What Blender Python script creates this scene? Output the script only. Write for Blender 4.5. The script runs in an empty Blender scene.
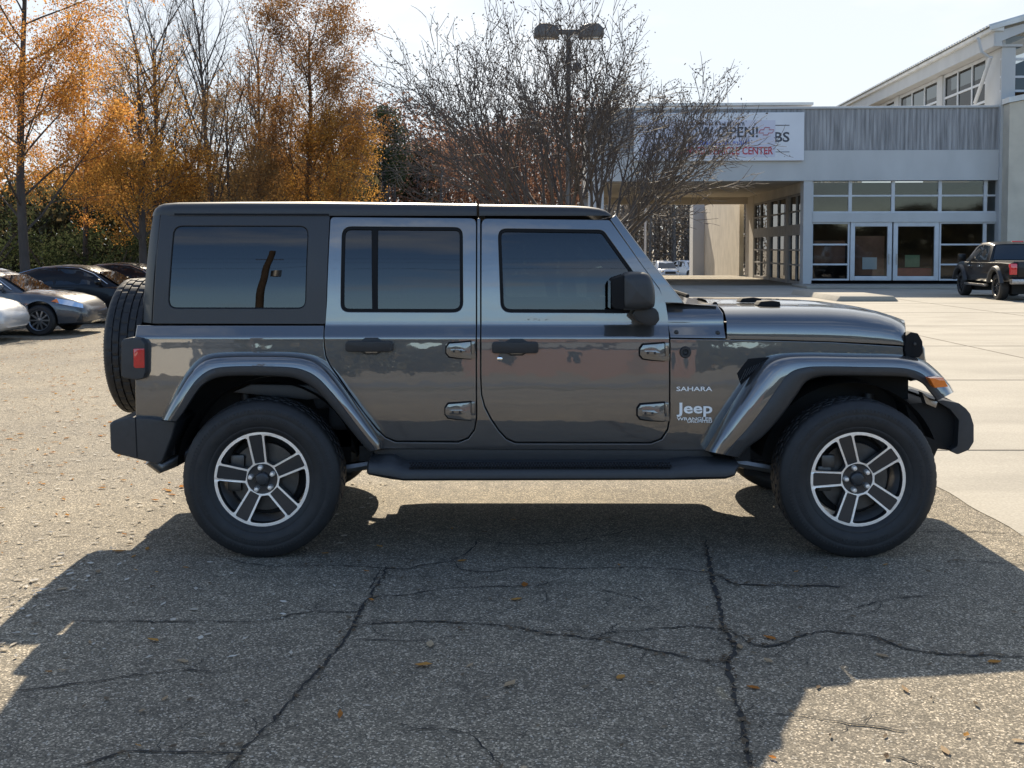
import bpy, bmesh, math, random
import numpy as np
from mathutils import Vector, Matrix, geometry

rnd = random.Random(7)
R = math.radians
sc = bpy.context.scene
COL = sc.collection

# ---------------------------------------------------------------- camera, sky, sun, exposure
CAM_H = 1.595
FPX = 1100.0
PITCH = R(2.5)
VC = 296.0                                   # principal row in pixels (lens shift)
cam_d = bpy.data.cameras.new('camera')
cam = bpy.data.objects.new('camera', cam_d)
COL.objects.link(cam)
cam.location = (0, 0, CAM_H)
cam.rotation_euler = (R(90) - PITCH, 0, 0)
cam_d.sensor_width = 36.0
cam_d.lens = FPX / 1024 * 36.0
cam_d.shift_y = (VC - 384.0) / 1024.0
cam_d.clip_start = 0.05
cam_d.clip_end = 3000
sc.camera = cam

SUN_EL = R(34.8)
SUN_AZ = R(-4.8)                             # from +Y, negative = towards -X
S_DIR = Vector((math.sin(SUN_AZ) * math.cos(SUN_EL), math.cos(SUN_AZ) * math.cos(SUN_EL), math.sin(SUN_EL)))
world = bpy.data.worlds.new('World')
sc.world = world
world.use_nodes = True
wn, wl = world.node_tree.nodes, world.node_tree.links
bg = wn['Background']
sky = wn.new('ShaderNodeTexSky')
sky.sky_type = 'NISHITA'
sky.sun_disc = False
sky.sun_elevation = SUN_EL
sky.sun_rotation = SUN_AZ
sky.air_density = 1.0
sky.dust_density = 0.12
sky.ozone_density = 4.0
# thin high cloud in the sky
tc = wn.new('ShaderNodeTexCoord')
mp = wn.new('ShaderNodeMapping'); mp.inputs['Scale'].default_value = (1.0, 1.0, 3.2)
nz = wn.new('ShaderNodeTexNoise'); nz.inputs['Scale'].default_value = 3.2; nz.inputs['Detail'].default_value = 7
nz.inputs['Roughness'].default_value = 0.55
rp = wn.new('ShaderNodeValToRGB')
rp.color_ramp.elements[0].position = 0.50; rp.color_ramp.elements[0].color = (0, 0, 0, 1)
rp.color_ramp.elements[1].position = 0.74; rp.color_ramp.elements[1].color = (0.8, 0.8, 0.8, 1)
# pale veil of high cloud on the sunward half of the sky, with brighter patches
sx = wn.new('ShaderNodeSeparateXYZ'); wl.new(tc.outputs['Generated'], sx.inputs[0])
vm = wn.new('ShaderNodeMapRange'); vm.interpolation_type = 'SMOOTHSTEP'
vm.inputs['From Min'].default_value = -0.15; vm.inputs['From Max'].default_value = 0.75; vm.inputs['To Max'].default_value = 0.92
wl.new(sx.outputs['Y'], vm.inputs['Value'])
mv = wn.new('ShaderNodeMixRGB'); mv.inputs['Color2'].default_value = (3.85, 4.0, 4.12, 1)
wl.new(vm.outputs[0], mv.inputs['Fac']); wl.new(sky.outputs[0], mv.inputs['Color1'])
mx = wn.new('ShaderNodeMixRGB'); mx.blend_type = 'MIX'
mx.inputs['Color2'].default_value = (5.0, 5.1, 5.2, 1)
wl.new(tc.outputs['Generated'], mp.inputs['Vector']); wl.new(mp.outputs[0], nz.inputs['Vector'])
wl.new(nz.outputs['Fac'], rp.inputs[0]); wl.new(rp.outputs[0], mx.inputs['Fac'])
wl.new(mv.outputs[0], mx.inputs['Color1']); wl.new(mx.outputs[0], bg.inputs['Color'])
bg.inputs['Strength'].default_value = 0.11

sun_d = bpy.data.lights.new('sun', 'SUN')
sun_d.energy = 4.4
sun_d.angle = R(0.5)
sun_d.color = (1.0, 0.87, 0.68)
sun = bpy.data.objects.new('sun', sun_d)
COL.objects.link(sun)
sun.location = (0, 0, 30)
sun.rotation_euler = (-S_DIR).to_track_quat('-Z', 'Y').to_euler()

vs = sc.view_settings
sc.display_settings.display_device = 'sRGB'
vs.view_transform = 'Standard'
vs.look = 'None'
vs.exposure = 1.12
vs.gamma = 1.0
vs.use_curve_mapping = False
try:
    sc.cycles.max_bounces = 8
    sc.cycles.transparent_max_bounces = 12
    sc.cycles.use_denoising = True
    sc.cycles.sample_clamp_indirect = 6.0
except Exception:
    pass

# ---------------------------------------------------------------- helpers
def ray(px, py):
    u = (px - 512.0) / FPX
    v = (VC - py) / FPX
    cp, sp = math.cos(PITCH), math.sin(PITCH)
    return (u, cp + v * sp, -sp + v * cp)

def at(px, py, Y):
    d = ray(px, py); t = Y / d[1]
    return Vector((d[0] * t, Y, CAM_H + d[2] * t))

def gnd(px, py, z=0.0):
    d = ray(px, py); t = (z - CAM_H) / d[2]
    return Vector((d[0] * t, d[1] * t, z))

def sstep(a, b, x):
    t = min(1.0, max(0.0, (x - a) / (b - a))); return t * t * (3 - 2 * t)

def zg(x, y):
    return -0.28 * sstep(-2.5, -9.5, x) * sstep(8.0, 21.0, y) * (1 - sstep(30, 46, y)) - 1.15 * sstep(62.0, 94.0, y)

def tag(o, label=None, cat=None, group=None, kind=None):
    if label: o['label'] = label
    if cat: o['category'] = cat
    if group: o['group'] = group
    if kind: o['kind'] = kind
    return o

def empty(name, loc, label, cat, group=None, rotz=0.0):
    o = bpy.data.objects.new(name, None)
    o.empty_display_size = 0.2
    o.location = loc; o.rotation_euler = (0, 0, rotz)
    COL.objects.link(o)
    return tag(o, label, cat, group)

# ---------------------------------------------------------------- materials
MATS = {}
def mat(name, color, rough=0.5, metal=0.0, coat=0.0, noise=None, bump=None, spec=None, alpha=None, coat_rough=0.03):
    """Principled surface; noise=(scale, amount, stretch) varies the own colour of the thing, bump=(scale, strength, distance)"""
    if name in MATS: return MATS[name]
    m = bpy.data.materials.new(name); m.use_nodes = True
    n, l = m.node_tree.nodes, m.node_tree.links
    b = n['Principled BSDF']
    b.inputs['Base Color'].default_value = (*color, 1)
    b.inputs['Roughness'].default_value = rough
    b.inputs['Metallic'].default_value = metal
    b.inputs['Coat Weight'].default_value = coat
    b.inputs['Coat Roughness'].default_value = coat_rough
    if spec is not None: b.inputs['Specular IOR Level'].default_value = spec
    tcn = n.new('ShaderNodeTexCoord')
    if noise is None: noise = (6.0, 0.10, (1, 1, 1))
    mpn = n.new('ShaderNodeMapping'); mpn.inputs['Scale'].default_value = noise[2] if len(noise) > 2 else (1, 1, 1)
    l.new(tcn.outputs['Object'], mpn.inputs['Vector'])
    nt = n.new('ShaderNodeTexNoise'); nt.inputs['Scale'].default_value = noise[0]; nt.inputs['Detail'].default_value = 6
    l.new(mpn.outputs[0], nt.inputs['Vector'])
    mr = n.new('ShaderNodeMapRange')
    mr.inputs['From Min'].default_value = 0.25; mr.inputs['From Max'].default_value = 0.75
    mr.inputs['To Min'].default_value = 1 - noise[1]; mr.inputs['To Max'].default_value = 1 + noise[1]
    l.new(nt.outputs['Fac'], mr.inputs['Value'])
    mul = n.new('ShaderNodeVectorMath'); mul.operation = 'SCALE'
    mul.inputs[0].default_value = color
    l.new(mr.outputs[0], mul.inputs['Scale'])
    l.new(mul.outputs[0], b.inputs['Base Color'])
    if bump:
        bt = n.new('ShaderNodeTexNoise'); bt.inputs['Scale'].default_value = bump[0]; bt.inputs['Detail'].default_value = 4
        l.new(tcn.outputs['Object'], bt.inputs['Vector'])
        bn = n.new('ShaderNodeBump'); bn.inputs['Strength'].default_value = bump[1]
        bn.inputs['Distance'].default_value = bump[2] if len(bump) > 2 else 0.01
        l.new(bt.outputs['Fac'], bn.inputs['Height']); l.new(bn.outputs[0], b.inputs['Normal'])
        if coat: l.new(bn.outputs[0], b.inputs['Coat Normal'])
    MATS[name] = m
    return m

M_DISC = mat('brake_iron', (0.10, 0.098, 0.095), 0.45, 0.9, noise=(18, 0.25))
def glass_mat(name, tint, ior=1.7, rough=0.0):
    if name in MATS: return MATS[name]
    m = bpy.data.materials.new(name); m.use_nodes = True
    n, l = m.node_tree.nodes, m.node_tree.links
    n.remove(n['Principled BSDF'])
    out = n['Material Output']
    tr = n.new('ShaderNodeBsdfTransparent')
    gl = n.new('ShaderNodeBsdfGlossy'); gl.inputs['Roughness'].default_value = rough
    fr = n.new('ShaderNodeFresnel'); fr.inputs['IOR'].default_value = ior
    nt = n.new('ShaderNodeTexNoise'); nt.inputs['Scale'].default_value = 3.0
    tcn = n.new('ShaderNodeTexCoord'); l.new(tcn.outputs['Object'], nt.inputs['Vector'])
    mr = n.new('ShaderNodeMapRange'); mr.inputs['To Min'].default_value = 0.9; mr.inputs['To Max'].default_value = 1.1
    sv = n.new('ShaderNodeVectorMath'); sv.operation = 'SCALE'; sv.inputs[0].default_value = tint
    l.new(nt.outputs['Fac'], mr.inputs['Value']); l.new(mr.outputs[0], sv.inputs['Scale'])
    l.new(sv.outputs[0], tr.inputs['Color'])
    mxs = n.new('ShaderNodeMixShader')
    # both faces of a pane look like glass from outside: use the outside IOR on either face
    geo = n.new('ShaderNodeNewGeometry')
    inv = n.new('ShaderNodeMath'); inv.operation = 'DIVIDE'; inv.inputs[0].default_value = 1.0; inv.inputs[1].default_value = ior
    mi = n.new('ShaderNodeMix'); mi.data_type = 'FLOAT'
    mi.inputs[2].default_value = ior
    l.new(geo.outputs['Backfacing'], mi.inputs[0]); l.new(inv.outputs[0], mi.inputs[3])
    l.new(mi.outputs[0], fr.inputs['IOR'])
    l.new(fr.outputs[0], mxs.inputs[0]); l.new(tr.outputs[0], mxs.inputs[1]); l.new(gl.outputs[0], mxs.inputs[2])
    l.new(mxs.outputs[0], out.inputs['Surface'])
    MATS[name] = m
    return m

def leaf_mat(name, cols, trans=0.5, scale=1.3):
    """leaf colour varies leaf by leaf (random per island) and softly through the crown"""
    if name in MATS: return MATS[name]
    m = bpy.data.materials.new(name); m.use_nodes = True
    n, l = m.node_tree.nodes, m.node_tree.links
    n.remove(n['Principled BSDF']); out = n['Material Output']
    geo = n.new('ShaderNodeNewGeometry')
    nt = n.new('ShaderNodeTexNoise'); nt.inputs['Scale'].default_value = scale; nt.inputs['Detail'].default_value = 3
    l.new(geo.outputs['Position'], nt.inputs['Vector'])
    mixv = n.new('ShaderNodeMath'); mixv.operation = 'MULTIPLY_ADD'
    mixv.inputs[1].default_value = 0.55
    off = n.new('ShaderNodeMath'); off.operation = 'MULTIPLY_ADD'; off.inputs[1].default_value = 1.3; off.inputs[2].default_value = -0.42
    l.new(nt.outputs['Fac'], off.inputs[0])
    l.new(geo.outputs['Random Per Island'], mixv.inputs[0]); l.new(off.outputs[0], mixv.inputs[2])
    rp = n.new('ShaderNodeValToRGB')
    el = rp.color_ramp.elements
    for i, c in enumerate(cols):
        p = i / max(1, len(cols) - 1)
        if i == 0: el[0].position = 0; el[0].color = (*c, 1)
        elif i == len(cols) - 1: el[-1].position = 1; el[-1].color = (*c, 1)
        else:
            e = el.new(p); e.color = (*c, 1)
    l.new(mixv.outputs[0], rp.inputs[0])
    df = n.new('ShaderNodeBsdfDiffuse'); tl = n.new('ShaderNodeBsdfTranslucent')
    l.new(rp.outputs[0], df.inputs[0]); l.new(rp.outputs[0], tl.inputs[0])
    ms = n.new('ShaderNodeMixShader'); ms.inputs[0].default_value = trans
    l.new(df.outputs[0], ms.inputs[1]); l.new(tl.outputs[0], ms.inputs[2])
    l.new(ms.outputs[0], out.inputs['Surface'])
    MATS[name] = m
    return m

# ---------------------------------------------------------------- mesh collector
class MB:
    def __init__(s): s.v, s.f, s.m = [], [], []
    def add(s, verts, faces, m=0):
        o = len(s.v); s.v += [tuple(p) for p in verts]
        for f in faces: s.f.append(tuple(i + o for i in f)); s.m.append(m)
    def box(s, a, b, m=0, M=None):
        (x0, y0, z0), (x1, y1, z1) = a, b
        vv = [(x0,y0,z0),(x1,y0,z0),(x1,y1,z0),(x0,y1,z0),(x0,y0,z1),(x1,y0,z1),(x1,y1,z1),(x0,y1,z1)]
        if M is not None: vv = [M @ Vector(p) for p in vv]
        s.add(vv, [(3,2,1,0),(4,5,6,7),(0,1,5,4),(1,2,6,5),(2,3,7,6),(3,0,4,7)], m)
    def prism(s, poly, y0, y1, m=0, f=None):
        """polygon in (x,z) extruded in y; f maps points"""
        n = len(poly)
        area = sum(poly[i][0]*poly[(i+1)%n][1]-poly[(i+1)%n][0]*poly[i][1] for i in range(n))
        if area < 0: poly = poly[::-1]
        a = [(p[0], y0, p[1]) for p in poly]; b = [(p[0], y1, p[1]) for p in poly]
        vv = a + b
        if f: vv = [f(p) for p in vv]
        fs = [tuple(range(n)), tuple(range(2*n-1, n-1, -1))]
        if y0 > y1: fs = [t[::-1] for t in fs]
        for i in range(n):
            j = (i+1) % n
            q = (j, i, n+i, n+j)
            fs.append(q if y0 < y1 else q[::-1])
        s.add(vv, fs, m)
    def tube(s, pts, rad, n=8, m=0, cap=True):
        pts = [Vector(p) for p in pts]; k = len(pts)
        if not hasattr(rad, '__len__'): rad = [rad] * k
        rings = []; prev = None
        for i in range(k):
            d = (pts[min(i+1, k-1)] - pts[max(i-1, 0)])
            if d.length < 1e-9: d = Vector((0, 0, 1))
            d.normalize()
            if prev is None:
                a = d.cross(Vector((0, 0, 1)) if abs(d.z) < 0.9 else Vector((1, 0, 0))).normalized()
            else:
                a = (prev - d * prev.dot(d)).normalized()
            prev = a
            b = d.cross(a)
            rings.append([pts[i] + (a * math.cos(2*math.pi*j/n) + b * math.sin(2*math.pi*j/n)) * rad[i] for j in range(n)])
        vv = [p for r_ in rings for p in r_]
        fs = []
        for i in range(k-1):
            for j in range(n):
                fs.append((i*n+j, i*n+(j+1)%n, (i+1)*n+(j+1)%n, (i+1)*n+j))
        if cap:
            fs.append(tuple(range(n-1, -1, -1))); fs.append(tuple((k-1)*n+j for j in range(n)))
        s.add(vv, fs, m)
    def lathe(s, prof, n=48, m=0, axis='Y', c=(0,0,0), closed=False, rfun=None):
        """prof: (r, a) pairs; a along the axis"""
        k = len(prof); vv = []
        for i in range(n):
            t = 2*math.pi*i/n
            for q, (r_, a) in enumerate(prof):
                if rfun: r_ = rfun(q, i, r_)
                if axis == 'Y': vv.append((c[0]+r_*math.cos(t), c[1]+a, c[2]+r_*math.sin(t)))
                elif axis == 'Z': vv.append((c[0]+r_*math.cos(t), c[1]+r_*math.sin(t), c[2]+a))
                else: vv.append((c[0]+a, c[1]+r_*math.cos(t), c[2]+r_*math.sin(t)))
        fs = []
        for i in range(n):
            j = (i+1) % n
            for q in range(k if closed else k-1):
                w = (q+1) % k
                fs.append((i*k+q, j*k+q, j*k+w, i*k+w))
        s.add(vv, fs, m)
    def grid(s, rows, m=0, flip=False, closed=False):
        nr, nc = len(rows), len(rows[0])
        vv = [p for r_ in rows for p in r_]; fs = []
        for i in range(nr-1):
            for j in range(nc if closed else nc-1):
                k = (j+1) % nc
                q = (i*nc+j, i*nc+k, (i+1)*nc+k, (i+1)*nc+j)
                fs.append(q[::-1] if flip else q)
        s.add(vv, fs, m)
    def quad(s, pts, m=0): s.add(pts, [tuple(range(len(pts)))], m)
    def build(s, name, mats, parent=None, origin=(0,0,0), smooth=None, bevel=None, seg=2, recalc=True, mirror_y=None, weld=False):
        me = bpy.data.meshes.new(name)
        o = Vector(origin)
        vv = [(p[0], p[1] if mirror_y is None else 2*mirror_y - p[1], p[2]) for p in s.v]
        vv = [(p[0]-o.x, p[1]-o.y, p[2]-o.z) for p in vv]
        me.from_pydata(vv, [], s.f if mirror_y is None else [t[::-1] for t in s.f])
        if not isinstance(mats, (list, tuple)): mats = [mats]
        for m_ in mats: me.materials.append(m_)
        me.polygons.foreach_set('material_index', s.m)
        if recalc or bevel or weld:
            bm = bmesh.new(); bm.from_mesh(me)
            if weld: bmesh.ops.remove_doubles(bm, verts=bm.verts, dist=1e-5)
            if recalc: bmesh.ops.recalc_face_normals(bm, faces=bm.faces)
            if bevel:
                ee = [e for e in bm.edges if len(e.link_faces) == 2 and e.calc_face_angle(0) > R(28)]
                if ee:
                    bmesh.ops.bevel(bm, geom=ee, offset=bevel, segments=seg, affect='EDGES', clamp_overlap=True, profile=0.6)
            bm.to_mesh(me); bm.free()
        if smooth:
            me.shade_smooth()
            me.set_sharp_from_angle(angle=R(smooth))
        me.update()
        ob = bpy.data.objects.new(name, me); COL.objects.link(ob)
        if parent is not None: ob.parent = parent
        elif origin != (0,0,0): ob.location = origin
        return ob

def round_poly(pts, rad, seg=6):
    """polygon with filleted corners; rad a number or per-corner list"""
    n = len(pts); out = []
    for i in range(n):
        r_ = rad[i] if hasattr(rad, '__len__') else rad
        p = Vector(pts[i][:2]); a = Vector(pts[i-1][:2]); b = Vector(pts[(i+1) % n][:2])
        if r_ <= 0: out.append((p.x, p.y)); continue
        u = (a-p); v = (b-p); lu, lv = u.length, v.length; u /= lu; v /= lv
        ang = math.acos(max(-1, min(1, u.dot(v))))
        if ang > R(177): out.append((p.x, p.y)); continue
        d = min(r_ / math.tan(ang/2), lu*0.48, lv*0.48)
        s0 = p + u*d; s1 = p + v*d
        for k in range(seg+1):
            t = k/seg
            q = s0*(1-t)**2 + p*2*t*(1-t)*1.0 + s1*t*t
            # push towards a circular arc
            out.append((q.x, q.y))
    return out

def catmull(pts, n=4, closed=False):
    pts = [Vector(p) for p in pts]; k = len(pts); out = []
    rng = range(k if closed else k-1)
    for i in rng:
        p0 = pts[(i-1) % k] if closed or i > 0 else pts[0]*2-pts[1]
        p1 = pts[i]; p2 = pts[(i+1) % k]
        p3 = pts[(i+2) % k] if closed or i+2 < k else pts[-1]*2-pts[-2]
        for j in range(n):
            t = j/n
            out.append(0.5*((2*p1)+(p2-p0)*t+(2*p0-5*p1+4*p2-p3)*t*t+(3*p1-p0-3*p2+p3)*t**3))
    if not closed: out.append(pts[-1])
    return out

def text_mesh(body, size, align='LEFT', bold=0.0, extrude=0.002, space=1.0):
    cu = bpy.data.curves.new('lettering', 'FONT')
    cu.body = body; cu.size = size; cu.align_x = align; cu.offset = bold; cu.extrude = extrude; cu.space_character = space
    cu.resolution_u = 3
    ob = bpy.data.objects.new('lettering', cu); COL.objects.link(ob)
    dg = bpy.context.evaluated_depsgraph_get()
    me = bpy.data.meshes.new_from_object(ob.evaluated_get(dg))
    bpy.data.objects.remove(ob); bpy.data.curves.remove(cu)
    return me

def lettering(name, body, width, height, center, mat_, parent, origin=(0,0,0), bold=0.0, rot=None, shear=0.0, extrude=0.002):
    """text scaled to width x height, standing in the x-z plane facing -y, centred at center"""
    me = text_mesh(body, 1.0, bold=bold, extrude=0)
    co = np.empty(len(me.vertices)*3); me.vertices.foreach_get('co', co); co = co.reshape(-1, 3)
    mn, mxx = co.min(0), co.max(0)
    sx = width/(mxx[0]-mn[0]); sz = height/(mxx[1]-mn[1])
    x = (co[:,0]-(mn[0]+mxx[0])/2)*sx; z = (co[:,1]-(mn[1]+mxx[1])/2)*sz
    x = x + shear*z
    c = Vector(center)-Vector(origin)
    new = []
    for a, b in zip(x, z):
        p = Vector((a, 0, b))
        if rot is not None: p = rot @ p
        new.append(p + c)
    fs = [tuple(p.vertices) for p in me.polygons]
    m2 = bpy.data.meshes.new(name)
    m2.from_pydata([tuple(p) for p in new], [], fs); m2.materials.append(mat_)
    bm = bmesh.new(); bm.from_mesh(m2)
    if extrude:
        bmesh.ops.recalc_face_normals(bm, faces=bm.faces)
        g = bmesh.ops.extrude_face_region(bm, geom=bm.faces[:])
        d = Vector((0, -extrude, 0))
        if rot is not None: d = rot @ d
        bmesh.ops.translate(bm, vec=d, verts=[e for e in g['geom'] if isinstance(e, bmesh.types.BMVert)])
        bmesh.ops.recalc_face_normals(bm, faces=bm.faces)
    bm.to_mesh(m2); bm.free()
    bpy.data.meshes.remove(me)
    ob = bpy.data.objects.new(name, m2); COL.objects.link(ob); ob.parent = parent
    return ob

# common materials
M_PAINT = mat('granite_metallic_paint', (0.085, 0.083, 0.082), 0.33, 0.55, 1.0, noise=(900, 0.10), coat_rough=0.02, bump=(2.6, 0.07, 0.03))
M_TOP = mat('hardtop_satin', (0.034, 0.034, 0.036), 0.42, 0.0, 0.0, noise=(300, 0.12), bump=(420, 0.06, 0.002))
M_BLK = mat('black_plastic', (0.018, 0.018, 0.019), 0.5, noise=(40, 0.15), bump=(300, 0.08, 0.002))
M_BLKG = mat('grey_black_plastic', (0.032, 0.033, 0.035), 0.48, noise=(30, 0.12), bump=(300, 0.08, 0.002))
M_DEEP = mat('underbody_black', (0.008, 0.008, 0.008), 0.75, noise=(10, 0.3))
M_RUB = mat('tyre_rubber', (0.016, 0.016, 0.017), 0.62, noise=(25, 0.25), bump=(160, 0.1, 0.003))
M_SEAL = mat('window_rubber', (0.008, 0.008, 0.009), 0.75, spec=0.25)
M_PAINT.node_tree.nodes['Principled BSDF'].inputs['Coat IOR'].default_value = 2.1
M_MACH = mat('machined_aluminium', (0.95, 0.91, 0.86), 0.5, 1.0, noise=(80, 0.06))
M_RIMD = mat('dark_grey_rim_paint', (0.026, 0.027, 0.030), 0.38, 0.2, 0.3, noise=(60, 0.1))
M_POLISH = mat('polished_barrel', (0.55, 0.56, 0.58), 0.30, 0.7, noise=(20, 0.1))
M_STEEL = mat('bare_steel', (0.34, 0.33, 0.32), 0.38, 1.0, noise=(18, 0.25))
M_CHROME = mat('chrome', (0.8, 0.8, 0.8), 0.08, 1.0, noise=(20, 0.04))
M_RED = mat('red_lens', (0.55, 0.012, 0.018), 0.12, 0.0, 1.0, noise=(60, 0.15))
M_ORANGE = mat('amber_lens', (0.85, 0.20, 0.02), 0.12, 0.0, 1.0, noise=(80, 0.1))
M_WHITE = mat('white_badge', (0.92, 0.90, 0.86), 0.4, 0.0, noise=(30, 0.05))
M_CLOTH = mat('black_seat_cloth', (0.02, 0.02, 0.021), 0.85, noise=(60, 0.2))
G_DARK = glass_mat('privacy_glass', (0.035, 0.042, 0.05), 1.75)
G_MID = glass_mat('tinted_glass', (0.10, 0.125, 0.13), 1.75)
G_CLEAR = glass_mat('windscreen_glass', (0.55, 0.6, 0.58), 1.6)
# ================================================================ GROUND
def asphalt_mat():
    m = bpy.data.materials.new('old_asphalt'); m.use_nodes = True
    n, l = m.node_tree.nodes, m.node_tree.links
    b = n['Principled BSDF']; b.inputs['Roughness'].default_value = 0.85; b.inputs['Specular IOR Level'].default_value = 0.25
    g = n.new('ShaderNodeNewGeometry')
    def ramp(pts):
        r_ = n.new('ShaderNodeValToRGB'); e = r_.color_ramp.elements
        e[0].position, e[0].color = pts[0][0], (*pts[0][1], 1); e[1].position, e[1].color = pts[-1][0], (*pts[-1][1], 1)
        for p, c in pts[1:-1]:
            q = e.new(p); q.color = (*c, 1)
        return r_
    v1 = n.new('ShaderNodeTexVoronoi'); v1.inputs['Scale'].default_value = 160; l.new(g.outputs['Position'], v1.inputs['Vector'])
    sep = n.new('ShaderNodeSeparateColor'); l.new(v1.outputs['Color'], sep.inputs[0])
    r1 = ramp([(0.0, (0.088,0.079,0.063)), (0.45, (0.156,0.139,0.108)), (0.74, (0.230,0.202,0.154)), (0.90, (0.355,0.31,0.236)), (1.0, (0.63,0.55,0.43))]); l.new(sep.outputs[0], r1.inputs[0])
    v2 = n.new('ShaderNodeTexVoronoi'); v2.inputs['Scale'].default_value = 85; l.new(g.outputs['Position'], v2.inputs['Vector'])
    sep2 = n.new('ShaderNodeSeparateColor'); l.new(v2.outputs['Color'], sep2.inputs[0])
    # sparse larger pale stones
    gt = n.new('ShaderNodeMath'); gt.operation = 'GREATER_THAN'; gt.inputs[1].default_value = 0.9; l.new(sep2.outputs[1], gt.inputs[0])
    lt = n.new('ShaderNodeMath'); lt.operation = 'LESS_THAN'; lt.inputs[1].default_value = 0.36; l.new(v2.outputs['Distance'], lt.inputs[0])
    an = n.new('ShaderNodeMath'); an.operation = 'MULTIPLY'; l.new(gt.outputs[0], an.inputs[0]); l.new(lt.outputs[0], an.inputs[1])
    mx1 = n.new('ShaderNodeMixRGB'); mx1.inputs['Color2'].default_value = (0.44, 0.41, 0.35, 1)
    l.new(an.outputs[0], mx1.inputs['Fac']); l.new(r1.outputs[0], mx1.inputs['Color1'])
    # broad patches of wear
    n1 = n.new('ShaderNodeTexNoise'); n1.inputs['Scale'].default_value = 0.55; n1.inputs['Detail'].default_value = 6; l.new(g.outputs['Position'], n1.inputs['Vector'])
    r2 = ramp([(0.30, (0.78,0.78,0.80)), (0.70, (1.16,1.14,1.10))]); l.new(n1.outputs['Fac'], r2.inputs[0])
    m2 = n.new('ShaderNodeMixRGB'); m2.blend_type = 'MULTIPLY'; m2.inputs['Fac'].default_value = 1; l.new(mx1.outputs[0], m2.inputs['Color1']); l.new(r2.outputs[0], m2.inputs['Color2'])
    n2 = n.new('ShaderNodeTexNoise'); n2.inputs['Scale'].default_value = 9; n2.inputs['Detail'].default_value = 5; l.new(g.outputs['Position'], n2.inputs['Vector'])
    r3 = ramp([(0.28, (0.80,0.80,0.80)), (0.72, (1.2,1.19,1.17))]); l.new(n2.outputs['Fac'], r3.inputs[0])
    m3 = n.new('ShaderNodeMixRGB'); m3.blend_type = 'MULTIPLY'; m3.inputs['Fac'].default_value = 1; l.new(m2.outputs[0], m3.inputs['Color1']); l.new(r3.outputs[0], m3.inputs['Color2'])
    l.new(m3.outputs[0], b.inputs['Base Color'])
    bp = n.new('ShaderNodeBump'); bp.inputs['Strength'].default_value = 0.9; bp.inputs['Distance'].default_value = 0.005
    l.new(sep.outputs[2], bp.inputs['Height']); l.new(bp.outputs[0], b.inputs['Normal'])
    return m
def concrete_mat(name, base, streak=True):
    m = bpy.data.materials.new(name); m.use_nodes = True
    n, l = m.node_tree.nodes, m.node_tree.links
    b = n['Principled BSDF']; b.inputs['Roughness'].default_value = 0.85; b.inputs['Specular IOR Level'].default_value = 0.25
    g = n.new('ShaderNodeNewGeometry')
    mp_ = n.new('ShaderNodeMapping'); mp_.inputs['Scale'].default_value = (0.35, 0.8, 1); mp_.inputs['Rotation'].default_value = (0, 0, R(8)); l.new(g.outputs['Position'], mp_.inputs['Vector'])
    n1 = n.new('ShaderNodeTexNoise'); n1.inputs['Scale'].default_value = 1.5; n1.inputs['Detail'].default_value = 7; n1.inputs['Distortion'].default_value = 0.7; l.new(mp_.outputs[0], n1.inputs['Vector'])
    n2 = n.new('ShaderNodeTexNoise'); n2.inputs['Scale'].default_value = 60; n2.inputs['Detail'].default_value = 4; l.new(g.outputs['Position'], n2.inputs['Vector'])
    r_ = n.new('ShaderNodeValToRGB'); e = r_.color_ramp.elements
    e[0].position = 0.34; e[0].color = (*[c*0.86 for c in base], 1); e[1].position = 0.62; e[1].color = (*[c*1.05 for c in base], 1)
    l.new(n1.outputs['Fac'], r_.inputs[0])
    mr = n.new('ShaderNodeMapRange'); mr.inputs['From Min'].default_value = 0.3; mr.inputs['From Max'].default_value = 0.7; mr.inputs['To Min'].default_value = 0.85; mr.inputs['To Max'].default_value = 1.12
    l.new(n2.outputs['Fac'], mr.inputs['Value'])
    s_ = n.new('ShaderNodeVectorMath'); s_.operation = 'SCALE'; l.new(r_.outputs[0], s_.inputs[0]); l.new(mr.outputs[0], s_.inputs['Scale'])
    l.new(s_.outputs[0], b.inputs['Base Color'])
    bp = n.new('ShaderNodeBump'); bp.inputs['Strength'].default_value = 0.3; bp.inputs['Distance'].default_value = 0.004
    l.new(n2.outputs['Fac'], bp.inputs['Height']); l.new(bp.outputs[0], b.inputs['Normal'])
    return m
M_ASPH = asphalt_mat()
M_CONC = concrete_mat('pale_concrete', (0.34, 0.315, 0.265))
M_GRASSY = mat('dry_grass_verge', (0.10, 0.085, 0.045), 0.9, noise=(2.5, 0.4))

def sheet(name, xs, ys, m, dz=0.0, kind='structure', zf=zg):
    mb = MB(); mb.grid([[(x, y, zf(x, y)+dz) for x in xs] for y in ys])
    o = mb.build(name, m, None, (0,0,0), smooth=60, recalc=False)
    return tag(o, kind=kind)
def axis_pts(brk): 
    out = []
    for a, b, k in brk: out += [a+(b-a)*i/k for i in range(k)]
    return out + [brk[-1][1]]
sheet('ground', axis_pts([(-900,-60,4),(-60,-12,6),(-12,0,24),(0,60,6),(60,900,4)]), axis_pts([(-900,-40,4),(-40,4,6),(4,24,36),(24,46,8),(46,100,24),(100,1200,4)]), M_ASPH)
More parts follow.
